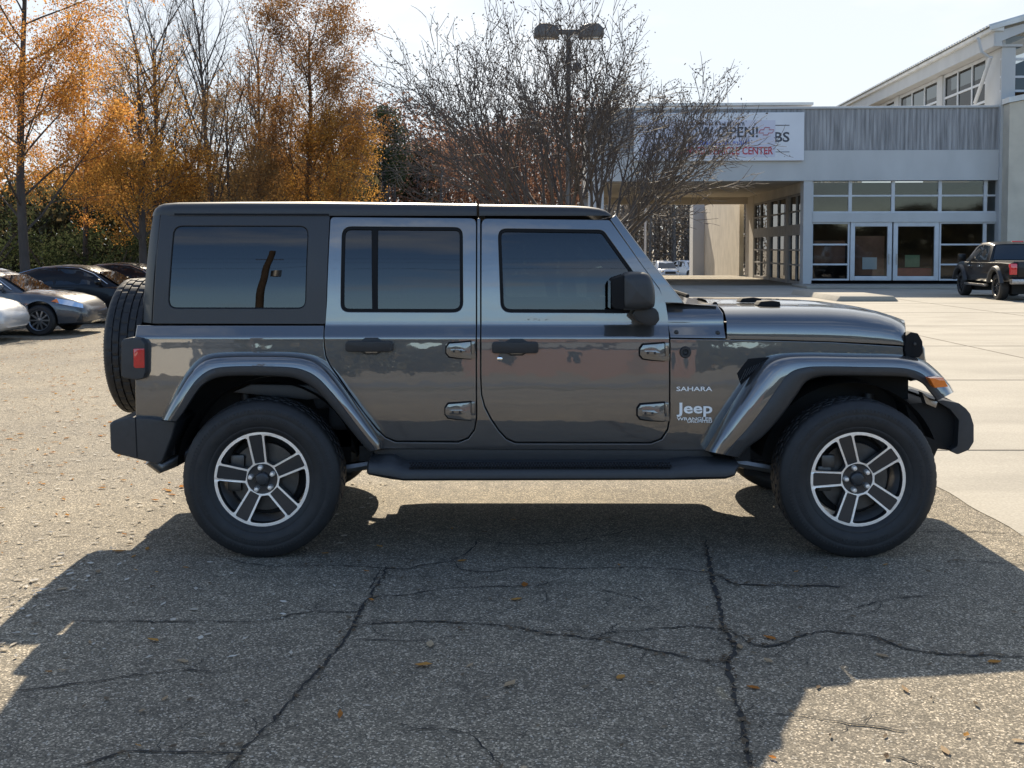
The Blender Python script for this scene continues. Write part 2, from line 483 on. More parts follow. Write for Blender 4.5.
# concrete yard to the right, with saw-cut joints
cr = []
random.seed(3)
ys = axis_pts([(5.0, 12, 40), (12, 46.8, 30)])
mb = MB(); mb.grid([[(2.80+0.010*math.sin(y*2.1)+0.012*math.sin(y*7.3)+0.004*y, y, 0.004), (20, y, 0.004), (70, y, 0.004)] for y in ys])
tag(mb.build('concrete_yard', M_CONC, None, smooth=60, recalc=False), kind='structure')
M_JOINT = mat('joint_dirt', (0.20, 0.175, 0.14), 0.9)
mb = MB()
for y in (8.6, 13.2, 17.8, 22.4, 27, 31.6): mb.box((2.95, y-0.012, 0.006), (60, y+0.012, 0.0085))
for x in (7.4, 12.0, 16.6, 21.2): mb.box((x-0.012, 6, 0.0061), (x+0.012, 45, 0.0086))
tag(mb.build('yard_joints', M_JOINT, None), kind='structure')

# cracks in the old asphalt
CR = [
 (1.0, [(388,565),(375,590),(362,607),(352,626),(345,640),(325,663),(300,690),(275,718),(240,755),(226,772)]),
 (0.8, [(318,566),(339,566),(382,568),(406,569.5),(423,565.5),(451,561),(470,551.5),(476,542)]),
 (0.5, [(382,568),(370,589)]),
 (0.7, [(375,597),(384,596),(410,595),(436,590.5),(486,587),(536,586.5),(548,582.7)]),
 (0.9, [(355,628),(361,625),(423,621.8),(470,624),(520,628),(539,634),(567,636),(589,639),(620,643.6),(660,652),(700,661),(727,662)]),
 (0.7, [(589,638),(607,633.6),(640,631),(690,627),(723,630)]),
 (0.7, [(454,561),(461,570),(495,571.8),(520,568),(567,569),(640,568),(710,573)]),
 (1.9, [(706,540),(709,560),(712,576),(719,606),(723,628)]),
 (1.1, [(723,628),(741,637),(760,647),(785,643.6),(816,632.7),(873,637),(898,647),(941,654.6),(1030,658)]),
 (1.9, [(723,628),(735,651),(727.4,662),(732,684),(738,709),(744.6,731),(752,772)]),
 (1.2, [(718,575),(732,584),(760,585.5),(801,586),(845,587.6)]),
 (0.7, [(916,532.7),(976,531.8),(1010,534)]),
 (0.6, [(742,713),(798,715.5),(823,720),(860,725.5),(907,732.7)]),
 (0.6, [(891,756),(915,763),(935,770)]),
 (0.7, [(0,692),(47,688),(106,681),(166,671.8),(212,671.8)]),
 (0.7, [(53,621),(125,621.8),(219,622.4),(266,621),(300,614),(320,611.8),(355,613),(362,607)]),
 (0.9, [(75,770),(125,753.6),(175,753),(240,753.6)]),
 (0.5, [(355,640),(398,641),(420,642)]),
 (0.5, [(845,611),(900,598),(950,597)]),
 (0.5, [(600,590),(640,600),(660,612)]),
 (0.4, [(405,733),(440,729),(470,735),(500,764)]),
 (0.4, [(200,552),(260,566),(318,566)]),
 (0.5, [(480,541),(520,545),(580,541),(640,528)]),
 (0.5, [(0,600),(60,594),(110,590)]),
 (0.5, [(960,560),(1030,566)]),
 (0.5, [(0,470),(60,474),(120,468)]),
 (0.5, [(0,410),(50,413),(100,409)]),
]
M_CRACK = mat('crack_filled_with_grit', (0.022, 0.021, 0.020), 0.95, noise=(40, 0.4))
mb = MB(); random.seed(11)
def crack_strip(mb, pts, w):
    path = catmull([(p.x, p.y, 0) for p in pts], 4)
    fine = []
    for a, b in zip(path[:-1], path[1:]):
        k = max(1, int((b-a).length/0.025))
        for i in range(k):
            fine.append(a.lerp(b, i/k) + Vector((random.gauss(0, 0.005), random.gauss(0, 0.005), 0)))
    fine.append(path[-1])
    L, Rr = [], []
    for i, p in enumerate(fine):
        d = (fine[min(i+1, len(fine)-1)]-fine[max(0, i-1)]); d.normalize(); nn = Vector((-d.y, d.x, 0))
        t = i/len(fine); ww = w*random.uniform(0.25, 1.15)*(0.35+0.65*min(1, 8*t, 8*(1-t)))
        L.append((*(p+nn*ww)[:2], 0.0045)); Rr.append((*(p-nn*ww)[:2], 0.0045))
    mb.grid([L, Rr])
for w, pl in CR:
    crack_strip(mb, [gnd(a, b) for a, b in pl], 0.0055*w+0.0015)
    # side hairlines
    for _ in range(int(len(pl)*0.8)):
        i = random.randrange(len(pl)-1); t = random.random()
        p = gnd(*lerp2(pl[i], pl[i+1], t)) if False else gnd(pl[i][0]+(pl[i+1][0]-pl[i][0])*t, pl[i][1]+(pl[i+1][1]-pl[i][1])*t)
        a = random.uniform(0, 6.28); q = p + Vector((math.cos(a), math.sin(a), 0))*random.uniform(0.1, 0.3)
        m_ = p.lerp(q, 0.5)+Vector((random.gauss(0, .03), random.gauss(0, .03), 0))
        crack_strip(mb, [p, m_, q], 0.0018)
tag(mb.build('cracks', M_CRACK, None, recalc=False), kind='structure')

# fallen leaves, bark and grit lying on the lot
def litter(name, cols, spots, size, label, seed):
    rr = random.Random(seed)
    mb = MB()
    for (x, y) in spots:
        s_ = rr.uniform(*size); a = rr.uniform(0, 6.28); w = s_*rr.uniform(0.22, 0.55); lift = rr.uniform(0.001, 0.007)
        ca, sa = math.cos(a), math.sin(a); z = zg(x, y)+0.006
        c = rr.uniform(-0.3, 0.3)*w
        pts = [(-s_*0.5, 0, lift*0.3), (-s_*0.15, w*0.5, lift), (s_*0.25, w*0.42, lift*0.8), (s_*0.5, c, lift*1.2), (s_*0.2, -w*0.45, lift*0.5), (-s_*0.2, -w*0.5, lift*0.9)]
        vv = [(x+p[0]*ca-p[1]*sa, y+p[0]*sa+p[1]*ca, z+p[2]) for p in pts] + [(x, y, z+0.001)]
        mb.add(vv, [(i, (i+1) % 6, 6) for i in range(6)])
    m_ = leaf_mat(name+'_colours', cols, 0.3, 0.8)
    return tag(mb.build(name, m_, None, recalc=False), label, 'fallen leaves', kind='stuff')
rr = random.Random(5)
sp = []
for _ in range(5200):      # thick on the sunlit side to the left and behind
    y = 4.2 + 26*rr.random()**1.5; x = -0.8 - (0.56*y)*rr.random()
    if y < 6.3 and x > -2.0 and rr.random() < 0.92: continue
    sp.append((x, y))
litter('pale_leaf_litter', [(0.36,0.32,0.26), (0.55,0.50,0.42), (0.70,0.66,0.58), (0.45,0.37,0.26)], sp, (0.014, 0.052), 'pale dry leaf scraps strewn over the sunlit asphalt', 21)
sp = []
for _ in range(2400):
    y = 5.0 + 25*rr.random()**0.9; x = -1.5 - (0.52*y)*rr.random()
    if y < 7 and rr.random() < 0.75: continue
    sp.append((x, y))
for _ in range(26): sp.append((rr.uniform(-2, 2.2), rr.uniform(3.2, 6.4)))
litter('orange_leaf_litter', [(0.28,0.10,0.03), (0.42,0.18,0.05), (0.50,0.27,0.08), (0.22,0.11,0.06)], sp, (0.025, 0.075), 'orange and brown fallen leaves on the asphalt', 22)
sp = [(rr.uniform(-2.2, 2.4), 3.1+3.6*rr.random()) for _ in range(260)]
for w_, pl_ in CR:
    if w_ < 0.9: continue
    for a_, b_ in zip(pl_[:-1], pl_[1:]):
        for _ in range(int(5*w_)):
            t_ = rr.random(); p_ = gnd(a_[0]+(b_[0]-a_[0])*t_, a_[1]+(b_[1]-a_[1])*t_); sp.append((p_.x+rr.gauss(0, 0.016), p_.y+rr.gauss(0, 0.016)))
litter('leaf_scraps', [(0.10,0.07,0.05), (0.17,0.13,0.09), (0.26,0.21,0.15)], sp, (0.009, 0.04), 'small brown leaf scraps in the shaded foreground', 23)
sp = [gnd(a, b) for a, b in ((150,537),(62,590),(98,573),(37,587),(62,672),(90,644),(183,663),(142,713),(430,646),(470,667),(510,686),(740,648),(882,657),(905,691),(945,752),(1018,742),(768,662),(165,700))]
litter('curled_leaves', [(0.30,0.20,0.11), (0.46,0.36,0.24), (0.30,0.19,0.10)], [(p.x, p.y) for p in sp], (0.03, 0.07), 'larger curled brown leaves lying on the cracked asphalt', 24)
# ================================================================ DEALERSHIP BUILDING
FB = 46.0
B0 = at(806, 281.5, FB); B0.z = 0.0
BR = R(-3.0)
RB = Matrix.Rotation(BR, 4, 'Z')
bld = empty('showroom_building', B0, 'pale concrete dealership building with banner, drive-through canopy and tall glazed hall', 'building', rotz=BR)
def bl(px, py, dy=0.0):
    """photo pixel -> building coordinates on the plane dy behind the front"""
    d = Vector(ray(px, py)); o = Vector((0, 0, CAM_H))
    Ri = RB.inverted()
    o2 = Ri @ (o - B0); d2 = Ri.to_3x3() @ d
    t = (dy - o2.y)/d2.y; return o2 + d2*t
def bside(px, py, dx=0.0):
    """photo pixel -> building coordinates on the plane x=dx (side walls)"""
    d = Vector(ray(px, py)); o = Vector((0, 0, CAM_H)); Ri = RB.inverted()
    o2 = Ri @ (o - B0); d2 = Ri.to_3x3() @ d
    t = (dx - o2.x)/d2.x; return o2 + d2*t
M_BAND = mat('stained_ribbed_concrete', (0.28, 0.275, 0.275), 0.9, noise=(1.6, 0.5, (5.0, 1.0, 0.35)), bump=(18, 0.25, 0.03))
M_BEAM = mat('painted_concrete', (0.46, 0.46, 0.45), 0.75, noise=(0.9, 0.10, (1, 1, 0.4)), bump=(30, 0.1, 0.01))
M_CREAM = mat('cream_concrete', (0.52, 0.47, 0.38), 0.85, noise=(1.2, 0.15), bump=(25, 0.12, 0.01))
M_FRAME = mat('pale_window_frame', (0.50, 0.51, 0.52), 0.45, noise=(3, 0.08))
M_SOFF = mat('canopy_soffit', (0.50, 0.46, 0.40), 0.85, noise=(1.0, 0.12))
M_GREYFR = mat('weathered_frame', (0.22, 0.21, 0.20), 0.6, noise=(3, 0.2))
M_ROOFM = mat('pale_roof_metal', (0.55, 0.55, 0.53), 0.5, 0.2, noise=(2, 0.15))
G_SHOP = glass_mat('shop_glass', (0.5, 0.53, 0.53), 1.6, 0.035)
G_SIDE = glass_mat('side_glass', (0.10, 0.11, 0.11), 1.28)
M_INT = mat('showroom_interior', (0.10, 0.085, 0.075), 0.9)
def bmb(name, boxes, m, parent=bld, bevel=None):
    mb = MB()
    for a, b in boxes: mb.box(a, b)
    return mb.build(name, m, parent, (0,0,0), bevel=bevel, smooth=35 if bevel else None)
ZP, ZC, ZB1 = bl(900,106).z, bl(900,150.3).z, bl(900,180.5).z
XR = bl(1001,200).x; XL_ = bl(586,150).x
parap = bmb('parapet_band', [((XL_, 0.0, ZC+0.002), (XR, 0.35, ZP-0.10))], M_BAND)
mb = MB(); i = 0; x = XL_+0.05
while x < XR-0.1:
    mb.box((x, -0.012, ZC+0.02), (x+0.12, 0.01, ZP-0.12)); x += 0.16
mb.build('concrete_rib', M_BAND, parap).__setitem__('kind', 'stuff')
bmb('parapet_coping', [((XL_-0.05, -0.08, ZP-0.098), (XR+0.02, 0.45, ZP))], M_BEAM, bevel=0.02)
bmb('front_beam', [((XL_, -0.10, ZB1), (XR, 0.55, ZC))], M_BEAM)
cA, cB = bl(803,230).x, bl(811.5,230).x
bmb('corner_column', [((cA, -0.06, 0.0), (cB, 0.6, ZB1-0.002))], M_BEAM)
bmb('end_column', [((bl(999.5,230).x, -0.04, 0.0), (XR+0.25, 0.6, ZB1-0.002))], M_BEAM)
bmb('canopy_column', [((XL_+0.1, -0.05, 0), (XL_+0.75, 0.55, ZB1-0.002))], M_BEAM)
bmb('canopy_column', [((XL_+0.1, 15.0, 0), (XL_+0.75, 15.6, ZB1-0.302))], M_BEAM)
# front glazing
WX = [bl(p,230).x for p in (812,850.5,893.5,940.5,986,1000)]
WZ = {p: bl(900,p).z for p in (178.5,195.5,212.8,222,244.5,264.5,280.6)}
def frame_grid(name, boxes, m=M_FRAME): return bmb(name, boxes, m)
t = 0.06
def rect_frame(x0, x1, z0, z1, w, d0=0.12, d1=0.24):
    return [((x0, d0, z0), (x0+w, d1, z1)), ((x1-w, d0, z0), (x1, d1, z1)), ((x0+w, d0, z1-w), (x1-w, d1, z1)), ((x0+w, d0, z0), (x1-w, d1, z0+w))]
def pane(parent, x0, x1, z0, z1, y=0.18):
    mb = MB(); mb.quad([(x0, y, z0), (x1, y, z0), (x1, y, z1), (x0, y, z1)]); return mb.build('pane', G_SHOP, parent, recalc=False)
rowsU = [(195.5,178.5),(212.8,195.5)]
for i in range(5):
    x0, x1 = WX[i], WX[i+1]
    w = bmb('window', rect_frame(x0, x1, WZ[212.8], WZ[178.5]+0.02, 0.07) + [((x0+0.07, 0.13, WZ[195.5]-0.035), (x1-0.07, 0.235, WZ[195.5]+0.035))], M_FRAME)
    pane(w, x0+0.06, x1-0.06, WZ[212.8]+0.05, WZ[195.5]); pane(w, x0+0.06, x1-0.06, WZ[195.5], WZ[178.5]-0.04)
bmb('spandrel', [((WX[0], 0.02, WZ[222]), (WX[5], 0.3, WZ[212.8]-0.002))], M_BEAM)
for i in (0, 3, 4):
    x0, x1 = WX[i], WX[i+1]
    z = [WZ[280.6], WZ[264.5], WZ[244.5], WZ[222]-0.002]
    w = bmb('window', rect_frame(x0, x1, z[0], z[3], 0.07) + [((x0+0.07, 0.13, zz-0.035), (x1-0.07, 0.235, zz+0.035)) for zz in z[1:3]], M_FRAME)
    for a, b in zip(z[:-1], z[1:]): pane(w, x0+0.06, x1-0.06, a+0.03, b-0.03)
for i in (1, 2):
    x0, x1 = WX[i], WX[i+1]
    d = bmb('shop_door', rect_frame(x0+0.03, x1-0.03, WZ[280.6]+0.002, WZ[222]-0.002, 0.18, 0.08, 0.22), M_FRAME, bevel=0.01)
    pane(d, x0+0.2, x1-0.2, WZ[280.6]+0.17, WZ[222]-0.17, 0.15)
    mb = MB(); xh = x1-0.16 if i == 1 else x0+0.16
    mb.tube([(xh, 0.02, 0.9), (xh, 0.02, 1.35)], 0.02, 8); mb.build('handle', M_STEEL, d, smooth=40)
# rooms behind the glass
mb = MB(); mb.box((0.3, 0.6, 0.01), (XR+0.1, 9.0, ZB1-0.05)); mb.f = [f[::-1] for f in mb.f]
mb.f.pop(2); mb.m.pop(2); mb.build('showroom_room', M_INT, bld, recalc=False)
M_TONE_R = mat('red_tone_panel', (0.40, 0.05, 0.04), 0.6, noise=(2, 0.3)); M_TONE_B = mat('brown_tone_panel', (0.32, 0.15, 0.09), 0.7, noise=(1.3, 0.5))  # added panels that give the front glass its red-brown tones
mb = MB(); mb.box((WX[1]+0.25, 0.40, 0.45), (WX[2]-0.25, 0.43, 2.1)); mb.build('window_panel', M_TONE_B, bld)
mb = MB(); mb.box((WX[2]+0.22, 0.40, 0.22), (WX[3]-0.22, 0.43, 0.75)); mb.build('window_panel', M_TONE_R, bld)
mb = MB(); mb.box((WX[0]+0.2, 0.45, 0.9), (WX[1]-0.1, 0.48, 1.9)); mb.build('window_panel', M_TONE_B, bld)
mb = MB(); mb.box((WX[1]+0.6, 0.36, 0.7), (WX[1]+1.2, 0.38, 1.2)); mb.build('window_panel', M_WHITE, bld)
mb = MB(); mb.box((WX[2]+0.6, 0.36, 0.8), (WX[2]+1.2, 0.38, 1.3)); mb.build('window_panel', mat('green_notice', (0.25,0.38,0.2), 0.6), bld)
# canopy: soffit, far beam, side wall
bmb('canopy_roof', [((XL_, 0.36, ZB1+0.30), (0.0, 16.0, ZP-0.5)), ], M_BEAM)
bmb('canopy_soffit', [((XL_+0.02, 0.56, ZB1+0.02), (-0.0, 15.4, ZB1+0.298))], M_SOFF)
bmb('canopy_far_beam', [((XL_, 15.41, ZB1-0.35), (0.0, 16.0, ZB1+0.29))], M_SOFF)
sw = bmb('side_wall', [((0.02, 0.602, ZB1-0.42), (0.35, 14.0, ZB1+0.28)), ((0.0, 13.4, 0), (0.4, 16.0, ZB1+0.28))], M_SOFF)
# tall side windows under the canopy
ybr = [0.7, 3.6, 4.4, 8.6, 9.4, 13.3]
for (ya, yb2) in ((0.75,3.9),(4.5,8.6),(9.3,13.3)):
    zt, zm0, zm1, z0 = ZB1-0.43, 2.62, 2.15, 0.05
    k = 2 if yb2-ya < 3.5 else 2
    bars = [((0.02, ya, z0), (0.16, ya+0.14, zt)), ((0.02, yb2-0.14, z0), (0.16, yb2, zt)), ((0.0, ya, zm1), (0.2, yb2, zm0)), ((0.02, ya, z0-0.04), (0.16, yb2, z0+0.10)), ((0.02, ya, zt-0.10), (0.16, yb2, zt))]
    for j in range(1, k): yy = ya+(yb2-ya)*j/k; bars.append(((0.021, yy-0.05, z0), (0.159, yy+0.05, zt-0.02)))
    for zz in (0.85, 1.5, 3.2): bars.append(((0.022, ya, zz-0.035), (0.158, yb2, zz+0.035)))
    w = bmb('side_window', bars, M_GREYFR)
    mb = MB(); mb.quad([(0.09, ya, z0), (0.09, yb2, z0), (0.09, yb2, zt), (0.09, ya, zt)]); mb.build('pane', G_SIDE, w, recalc=False)
for a_, b_ in ((3.92, 4.48), (8.62, 9.28)): bmb('side_pilaster', [((0.0, a_, 0), (0.3, b_, ZB1-0.43))], M_GREYFR)
# wing wall behind the canopy, cream base brightened to look sunlit
bmb('wing_wall', [((-0.25, 16.6, -2.0), (0.0, 34.0, 4.6))], M_CREAM)
bmb('wing_wall', [((-1.05, 33.0, -2.0), (-0.252, 35.2, 4.7))], M_BEAM)
# low roof sheet showing above the parapet
a = bl(632,104.6,8.0); b = bl(800,102.2,8.0)
bmb('roof_sheet', [((a.x, 5.0, a.z-0.45), (b.x, 12.0, a.z-0.33))], M_ROOFM)
bmb('flat_roof', [((0.0, 0.36, ZP-0.6), (XR, 15.9, ZP-0.35))], M_BEAM)
# tall hall with its eave running away from the viewer
NE = bl(994,22,-0.4); zE = NE.z; xE = NE.x
def hall():
    far = 27.0
    f0, f1 = zE-1.0, zE-0.42      # fascia
    bmb('hall_fascia', [((xE-0.05, -0.6, f0), (xE+0.28, far, f1))], M_BEAM)
    bmb('hall_gutter', [((xE-0.22, -0.72, f1+0.002), (xE+0.3, far, f1+0.18))], M_ROOFM, bevel=0.03)
    mb = MB(); y = -0.7
    while y < far:
        mb.add([(xE-0.30, y, f1+0.182), (xE-0.30, y+0.16, f1+0.182), (xE+6, y+0.16, f1+2.0), (xE+6, y, f1+2.0), (xE-0.30, y+0.02, f1+0.27), (xE-0.30, y+0.14, f1+0.27), (xE+6, y+0.14, f1+2.09), (xE+6, y+0.02, f1+2.09)], [(0,1,5,4),(4,5,6,7),(0,4,7,3),(1,2,6,5)])
        y += 0.34
    rf = mb.build('roof_rib', M_ROOFM, bld, recalc=False); rf['kind'] = 'stuff'
    mb = MB(); mb.add([(xE-0.32, -0.8, f1+0.181), (xE-0.32, far, f1+0.181), (xE+12, far, f1+3.8), (xE+12, -0.8, f1+3.8), (xE-0.32, -0.8, f1+0.02), (xE+12, -0.8, f1+3.3), (xE+12, far, f1+3.3)], [(0,3,2,1),(4,5,3,0),])
    mb.build('hall_roof', M_ROOFM, bld, recalc=False)
    # front gable fascia, a shallow arch
    mb = MB(); pts_t = [(xE-0.3, f1+0.02), (xE+12, f1+3.3)]; 
    poly = [(xE-0.05, f1-0.02), (xE+12, f1+3.28)] + [(xE+12*(1-i/8), f0+0.1+ (3.2)*(1-i/8)**0.8) for i in range(9)]
    mb.prism(poly, -0.62, -0.3); mb.build('gable_fascia', M_BEAM, bld)
    bmb('hall_soffit', [((xE-0.04, -0.3, f0+0.02), (xE+1.2, far, f0+0.12))], M_BEAM)
    # clerestory windows along the side
    zb = ZP-0.5; y0 = 1.0
    xw = xE+0.55
    bays = [(1.6,7.0),(7.9,14.0),(14.9,20.5),(21.3,26.5)]
    bmb('hall_column', [((xw-0.15, -0.25, 0), (xw+0.4, 1.55, f0))] , M_BEAM)
    for (a, b) in bays:
        bars = []
        k = 3
        for j in range(k+1):
            yy = a+(b-a)*j/k; bars.append(((xw-0.05, yy-0.06, zb), (xw+0.06, yy+0.06, f0)))
        for zz in (zb+0.9, (zb+f0)/2+0.3): bars.append(((xw-0.045, a, zz-0.05), (xw+0.055, b, zz+0.05)))
        bars.append(((xw-0.045, a, f0-0.15), (xw+0.055, b, f0)))
        w = bmb('clerestory_window', bars, M_FRAME)
        mb = MB(); mb.quad([(xw, a, zb), (xw, b, zb), (xw, b, f0), (xw, a, f0)]); mb.build('pane', G_SIDE, w, recalc=False)
    for a_, b_ in ((7.06,7.84),(14.06,14.84),(20.56,21.24)): bmb('hall_column', [((xw-0.12, a_, zb-0.2), (xw+0.3, b_, f0))], M_BEAM)
    mb = MB(); mb.box((xw+5, 1, 0), (xw+5.1, 26, 11)); mb.build('hall_inner_wall', M_INT, bld)
    # leaning pipe in front of the glass
    p0 = bside(975,103, xw-0.5); p1 = bside(991,57, xw-0.5)
    mb = MB(); mb.tube([p0, p1], 0.075, 10); mb.build('brace_pipe', M_FRAME, bld, smooth=40)
    mb = MB(); q0 = bl(978,37.5,-0.5); q1 = bl(981.5,52,-0.5); q2 = bl(988,57,-0.3)
    mb.tube([q0, q1, q2], 0.07, 8); mb.build('downpipe', M_BEAM, bld, smooth=40)
    # front glass wall to the right of the column
    xf0 = bl(1001,70,-0.2).x; zf0, zf1 = bl(1010,92,-0.2).z, bl(1010,36,-0.2).z
    bars = [((xf0+0.05+j*1.0, -0.22, zf0), (xf0+0.16+j*1.0, -0.08, zf1)) for j in range(6)] + [((xf0, -0.215, zz), (xf0+5.5, -0.085, zz+0.09)) for zz in (zf0, bl(1010,78,-.2).z, bl(1010,60,-.2).z)]
    w = bmb('hall_front_window', bars, M_FRAME)
    mb = MB(); mb.quad([(xf0, -0.15, zf0), (xf0+8, -0.15, zf0), (xf0+8, -0.15, zf1), (xf0, -0.15, zf1)]); mb.build('pane', G_SHOP, w, recalc=False)
    # nearer block at the right edge, sloping cap
    px0 = bl(1008,200,-0.9).x
    zc = bl(1010,96,-2.2).z
    mb = MB(); mb.prism([(px0, 0), (px0+9, 0), (px0+9, zc+1.6), (px0, zc-0.1)], -0.9, 0.25); mb.build('stair_block', M_CREAM, bld)
    mb = MB(); mb.prism([(px0-0.08, zc-0.1), (px0+9, zc+1.62), (px0+9, zc+1.85), (px0-0.08, zc+0.12)], -1.0, 0.27); mb.build('block_coping', M_ROOFM, bld)
    # recessed infill between front and block
    bmb('recess_wall', [((XR+0.02, 0.3, 0), (px0+0.3, 0.6, f0))], M_BEAM)
    for a_, b_ in ((146,139),(108,101)): bmb('recess_ledge', [((XR+0.02, 0.05, bl(1000,a_).z), (px0+0.1, 0.298, bl(1000,b_).z))], M_BEAM)
    mb = MB(); mb.quad([(XR+0.1, 0.28, bl(1000,136).z), (px0, 0.28, bl(1000,136).z), (px0, 0.28, bl(1000,111).z), (XR+0.1, 0.28, bl(1000,111).z)]); mb.build('recess_window', G_SHOP, bld, recalc=False)
hall()
# walkway in front and under the canopy
mb = MB(); mb.box((-0.6, -3.0, 0.006), (XR+3, -0.02, 0.10)); o = mb.build('walkway', M_CONC, None, bevel=0.02, smooth=35); o.location = B0; o.rotation_euler = (0,0,BR); tag(o, kind='structure')

# ---- banner
bn0 = bl(640,113,-0.30); bn1 = bl(804,160.5,-0.30)
def wpt(p): return (RB @ Vector(p)) + B0
BO = tuple(wpt((bn1.x, -0.30, bn1.z)))
ban = empty('banner_sign', BO, 'white hanging banner reading NOW OPEN VEHICLE CENTER across the building front', 'banner', rotz=BR)
M_VINYL = mat('white_vinyl', (0.62, 0.63, 0.66), 0.5, noise=(0.8, 0.06)); M_VIN2 = mat('lilac_white_vinyl', (0.52, 0.52, 0.60), 0.5, noise=(0.8, 0.06))
M_INK = mat('dark_ink', (0.05, 0.055, 0.07), 0.6); M_INKR = mat('red_ink', (0.42, 0.04, 0.06), 0.6); M_INKB = mat('blue_ink', (0.06, 0.10, 0.42), 0.6)
def bnp(px, py, dy=0.0):
    p = bl(px, py, -0.30+dy); return Vector((p.x-bn1.x, dy, p.z-bn1.z))
def brect(name, x0, x1, y0, y1, m, d0, d1, bevel=None):
    a = bnp(x0, y0); b = bnp(x1, y1); mb = MB(); mb.box((a.x, d0, b.z), (b.x, d1, a.z)); return mb.build(name, m, ban, bevel=bevel)
brect('sign_box', 634, 804, 113.2, 160.5, M_VINYL, 0.0, 0.20, 0.02)
brect('overlay_sheet', 640, 775, 121, 157, M_VIN2, -0.015, -0.002)
def btext(name, s_, x0, x1, y0, y1, m, bold=0.0, d=-0.018):
    a = bnp(x0, y0); b = bnp(x1, y1); c = (a+b)/2
    return lettering(name, s_, b.x-a.x, a.z-b.z, (c.x, d, c.z), m, ban, bold=bold, extrude=0.004)
btext('lettering', 'NOW OPEN!', 676, 758, 127, 137.5, M_INK, 0.02)
btext('lettering', 'VEHICLE CENTER', 708, 773, 147, 154.5, M_INKR, 0.02)
btext('lettering', 'OWNED', 680, 705, 147, 154.5, M_INKR, 0.02)
# two lines too small to read: rows of short strokes
def strokes(x0, x1, y0, y1, m, seed):
    r3 = random.Random(seed); mb = MB(); x = x0
    while x < x1:
        pts = [bnp(x+r3.uniform(0, 1.6), y0+(y1-y0)*q+r3.uniform(-0.4, 0.4)) for q in ((0, 1), (0, 0.5, 1), (0.3, 1), (1, 0.4, 0.9))[r3.randrange(4)]]
        mb.tube([(p.x, -0.020, p.z) for p in pts], 0.017, 5); x += r3.uniform(1.3, 2.9)
    mb.build('lettering', m, ban)
strokes(692, 744, 122.0, 125.4, M_INK, 4); strokes(688, 748, 140.0, 145.0, M_INKB, 5)
btext('lettering', 'BS', 774.5, 789.5, 132, 142, M_INK, 0.02, -0.003)
brect('ruled_line', 764, 789.5, 125.0, 125.7, M_INK, -0.006, -0.0005); brect('ruled_line', 775.5, 789.5, 151.6, 152.2, M_INK, -0.006, -0.0005)
bt = [(758.5,133),(760.5,129.8),(763.8,129.8),(764.8,127.6),(769.6,127.6),(769,129.8),(774,129.8),(772,133),(768.6,133),(767.8,135),(763,135),(763.6,133)]
pts = [bnp(a, b) for a, b in bt]; mb = MB(); mb.tube([(p.x, -0.022, p.z) for p in pts+[pts[0]]], 0.015, 6); mb.build('cross_emblem', M_INKR, ban)

# ---- small yard things
def slab(px0, px1, py0, py1, h, name, label, cat, m):
    a = gnd(px0, py1); b = gnd(px1, py1); c = gnd(px0+8, py0)
    mb = MB(); mb.prism([(a.x, 0.004), (b.x, 0.004), (b.x-0.15, h), (a.x+0.12, h)], a.y, a.y+max(0.6, c.y-a.y))
    o = mb.build(name, m, None, (a.x, a.y, 0.004), bevel=0.03, smooth=35); return tag(o, label, cat)
slab(836, 899, 294.0, 301.5, 0.16, 'concrete_slab', 'low broken concrete slab on the yard before the glass doors', 'slab', M_CONC)
# ================================================================ TREES
M_BARK = mat('grey_brown_bark', (0.085, 0.072, 0.062), 0.9, noise=(9, 0.35, (1,1,0.25)), bump=(30, 0.5, 0.02))
M_BARKD = mat('dark_bark', (0.066, 0.055, 0.048), 0.9, noise=(9, 0.35, (1,1,0.25)), bump=(30, 0.5, 0.02))
M_CMBARK = mat('smooth_tan_bark', (0.085, 0.067, 0.055), 0.75, noise=(7, 0.3, (1,1,0.3)))
L_ORANGE = leaf_mat('orange_oak_leaves', [(0.17,0.075,0.032),(0.36,0.155,0.046),(0.50,0.235,0.06),(0.56,0.32,0.085),(0.46,0.145,0.06)], 0.55)
L_RUST = leaf_mat('rusty_oak_leaves', [(0.10,0.055,0.03),(0.20,0.10,0.04),(0.29,0.15,0.055),(0.36,0.21,0.075)], 0.5)
L_YELLOW = leaf_mat('yellow_leaves', [(0.22,0.105,0.035),(0.42,0.215,0.052),(0.54,0.32,0.075)], 0.55)
L_BROWN = leaf_mat('dull_brown_leaves', [(0.10,0.07,0.04),(0.19,0.12,0.06),(0.28,0.17,0.07),(0.36,0.20,0.06)], 0.45)
L_GREEN = leaf_mat('dark_evergreen_leaves', [(0.018,0.026,0.014),(0.035,0.048,0.022),(0.06,0.072,0.035),(0.09,0.09,0.05)], 0.35)
L_PINE = leaf_mat('pine_needles', [(0.02,0.03,0.018),(0.045,0.06,0.03),(0.07,0.085,0.045)], 0.3)
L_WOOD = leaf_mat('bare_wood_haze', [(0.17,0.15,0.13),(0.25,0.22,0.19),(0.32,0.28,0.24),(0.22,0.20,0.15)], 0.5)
L_REDW = leaf_mat('russet_wood', [(0.13,0.085,0.065),(0.21,0.12,0.085),(0.28,0.15,0.095),(0.17,0.13,0.10)], 0.4)
L_SEED = leaf_mat('grey_seed_heads', [(0.045,0.045,0.05),(0.07,0.065,0.065),(0.10,0.085,0.075)], 0.3)

